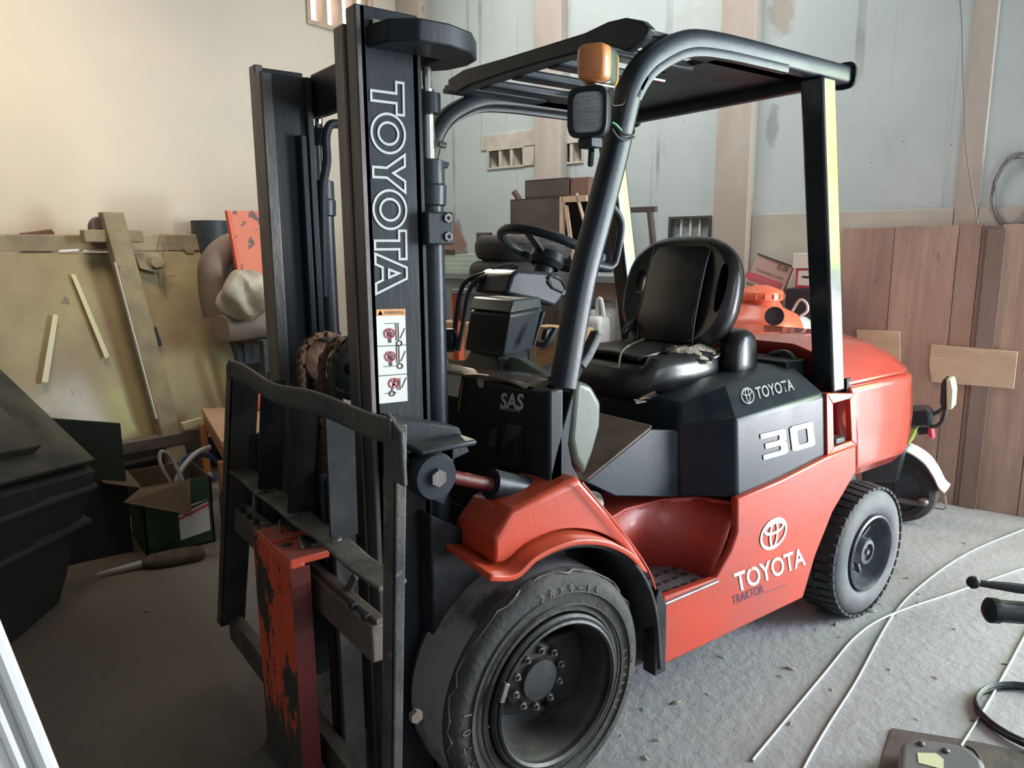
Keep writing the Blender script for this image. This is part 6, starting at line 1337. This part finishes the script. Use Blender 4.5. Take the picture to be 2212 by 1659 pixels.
MB().lathe([(.12, -.05), (.15, -.055), (.178, -.04), (.188, 0), (.178, .04), (.15, .055), (.12, .05), (.12, -.05)], W((0.052, -0.52, 0.334)[0], -.52, .188), NV, 44, cap=False).build('rear_tyre', 'tyre', ms)
MB().lathe([(.001, -.03), (.12, -.03), (.125, 0), (.12, .03), (.001, .03)], W((0.052, -0.52, 0.334)[0], -.52, .188), NV, 40, cap=False).build('wheel_disc', 'rim', ms)
fp = [W(*p) for p in ((0.106, -0.52, 0.426), (0.025, -0.52, 0.423), (-0.058, -0.52, 0.379), (-0.112, -0.52, 0.311), (-0.143, -0.52, 0.254), (-0.171, -0.52, 0.229))]
sm_ = smooth_path(fp, 4); MB().loft([[p+NV*a*.085+(Vector((0,0,1))*.8-UV*.6)*b*.017 for a, b in rr(1, 1, 12, 2.5)] for p in sm_]).build('rear_fender', 'whiteplastic', ms)
pb = MB(W).prism([(0.096, -0.56, 0.402), (0.016, -0.56, 0.407), (-0.053, -0.56, 0.367), (-0.106, -0.56, 0.294), (-0.121, -0.56, 0.219), (-0.093, -0.56, 0.161), (0.075, -0.56, 0.14)], (0, .05, 0)).build('inner_fender', 'bluegrey', ms, bevel=.006)
br_ = [W(*p) for p in ((-0.104, -0.5, 0.21), (-0.157, -0.5, 0.21), (-0.176, -0.5, 0.119), (-0.162, -0.5, 0.103), (-0.073, -0.5, 0.103), (-0.053, -0.5, 0.12))]
MB().tube(br_, .006, 8).build('plate_bracket', 'chrome', ms); MB().tube([br_[0], W(*(-0.095, -0.501, 0.118))], .005, 8).build('plate_bracket', 'chrome', ms); MB().tube([W(*(-0.076, -0.5, 0.114)), W(*(-0.154, -0.5, 0.146))], .004, 8).build('plate_bracket', 'chrome', ms)
MB().bar([W(*(0.046, -0.6, 0.144)), W(*(-0.034, -0.6, 0.144)), W(*(-0.089, -0.6, 0.151))], .02, .025).build('footrest', 'steel', ms, bevel=.003)
MB().ball(W(*(-0.075, -0.6, 0.158)), .028, 12, (1, 1, .8)).build('silencer_end', 'steel', ms)
MB(W).prism([(0.13, -0.6, 0.639), (-0.042, -0.6, 0.664), (-0.065, -0.6, 0.642), (-0.08, -0.6, 0.574), (0.122, -0.6, 0.537)], (0, .16, 0)).build('seat_tail', 'black', ms, bevel=.02, seg=3)
MB(W).prism([(0.104, -0.57, 0.531), (-0.011, -0.57, 0.548), (0.017, -0.57, 0.461), (0.095, -0.57, 0.405)], (0, .12, 0)).build('side_cover', 'mirrorpaint', ms, bevel=.008)
M_['limepaint'] = pm('lime_green_paint', (.38, .52, .12), .3, coat=.4); bpy.data.objects[[x.name for x in ms.children if x.name.startswith('side_cover')][0]].data.materials[0] = M_['limepaint']
MB(W).prism([(-0.056, -0.55, 0.553), (-0.076, -0.55, 0.553), (-0.088, -0.551, 0.494), (-0.058, -0.551, 0.51)], (0, .08, 0)).build('tail_lamp', 'printred', ms, bevel=.004)
MB(W).prism([(-0.003, -0.54, 0.541), (-0.056, -0.541, 0.548), (-0.058, -0.54, 0.518), (-0.014, -0.539, 0.506)], (0, .06, 0)).build('lamp_mount', 'ink', ms, bevel=.003)
for gr_ in (((-0.025, -0.5, 0.598), (-0.078, -0.5, 0.628), (-0.106, -0.5, 0.652), (-0.118, -0.5, 0.671)), ((-0.04, -0.58, 0.574), (-0.094, -0.58, 0.574), (-0.126, -0.58, 0.611), (-0.134, -0.58, 0.682))):
    MB().tube(smooth_path([W(*p) for p in gr_], 4), .011, 10).build('grab_rail', 'ink', ms)
MB(W).prism([(-0.111, -0.59, 0.834), (-0.102, -0.59, 0.803), (-0.106, -0.59, 0.705), (-0.117, -0.59, 0.672), (-0.138, -0.59, 0.67), (-0.129, -0.59, 0.831)], (0, .12, 0)).build('backrest_shell', 'ink', ms, bevel=.008)
MB(W).prism([(-0.125, -0.6, 0.836), (-0.15, -0.6, 0.834), (-0.166, -0.6, 0.775), (-0.168, -0.6, 0.68), (-0.14, -0.6, 0.672)], (0, .13, 0)).build('backrest_pad', 'mirrorpaint', ms, bevel=.008)
MB(W).prism([(0.254, -0.62, 0.469), (0.05, -0.62, 0.526), (0.024, -0.62, 0.427), (0.05, -0.62, 0.241), (0.234, -0.62, 0.205)], (0, .14, 0)).build('engine_cover', 'bluegrey', ms, bevel=.02)
# leaves on the floor
M_['leaf'] = pm('dry_leaf', (.34, .29, .22), .8, var=(.14,.11,.09), vs=20)
lv = MB().add([(-.022,0,0),(-.010,-.008,.003),(.008,-.009,.001),(.024,0,.006),(.008,.008,.004),(-.010,.008,.001),(0,0,-.001)], [(0,1,6),(1,2,6),(2,3,6),(3,4,6),(4,5,6),(5,0,6)]).build('dry_leaf', 'leaf', recalc=False, solid=.0008)
lpos = [(1.426, -0.528, 0), (1.448, -0.618, 0), (2.193, -0.524, 0), (1.751, -0.586, 0), (1.847, -0.577, 0), (2.072, -0.631, 0), (1.987, -0.67, 0), (1.794, -0.66, 0), (1.531, -0.553, 0), (1.026, -0.632, 0), (1.099, -0.624, 0), (1.093, -0.787, 0), (1.377, -0.847, 0), (1.454, -0.973, 0), (0.811, -0.807, 0), (1.16, -1.043, 0), (1.871, -0.863, 0), (2.84, -0.511, 0), (2.656, -0.553, 0), (0.606, -0.509, 0), (0.494, -0.464, 0), (0.334, -0.518, 0), (0.735, -0.542, 0), (1.748, -1.087, 0), (1.302, -1.155, 0), (1.163, -1.173, 0), (-0.675, 1.305, 0), (0.412, -0.601, 0), (0.32, -0.638, 0), (0.966, -0.423, 0)]
rnd = random.Random(31); bpy.data.objects.remove(lv) if False else None
for k, p in enumerate(lpos):
    o = lv if k == 0 else lv.copy()
    if k: C.collection.objects.link(o)
    o.location = (p[0], p[1], .002); s_ = rnd.uniform(.45, 1.0); o.scale = (s_, s_*rnd.uniform(.6, 1), s_); o.rotation_euler = (rnd.uniform(-.2, .2), rnd.uniform(-.1, .1), rnd.uniform(0, 6))
    tag(o, 'small dry curled leaf lying on the concrete floor', 'leaf', 'dry leaves scattered on the concrete floor')
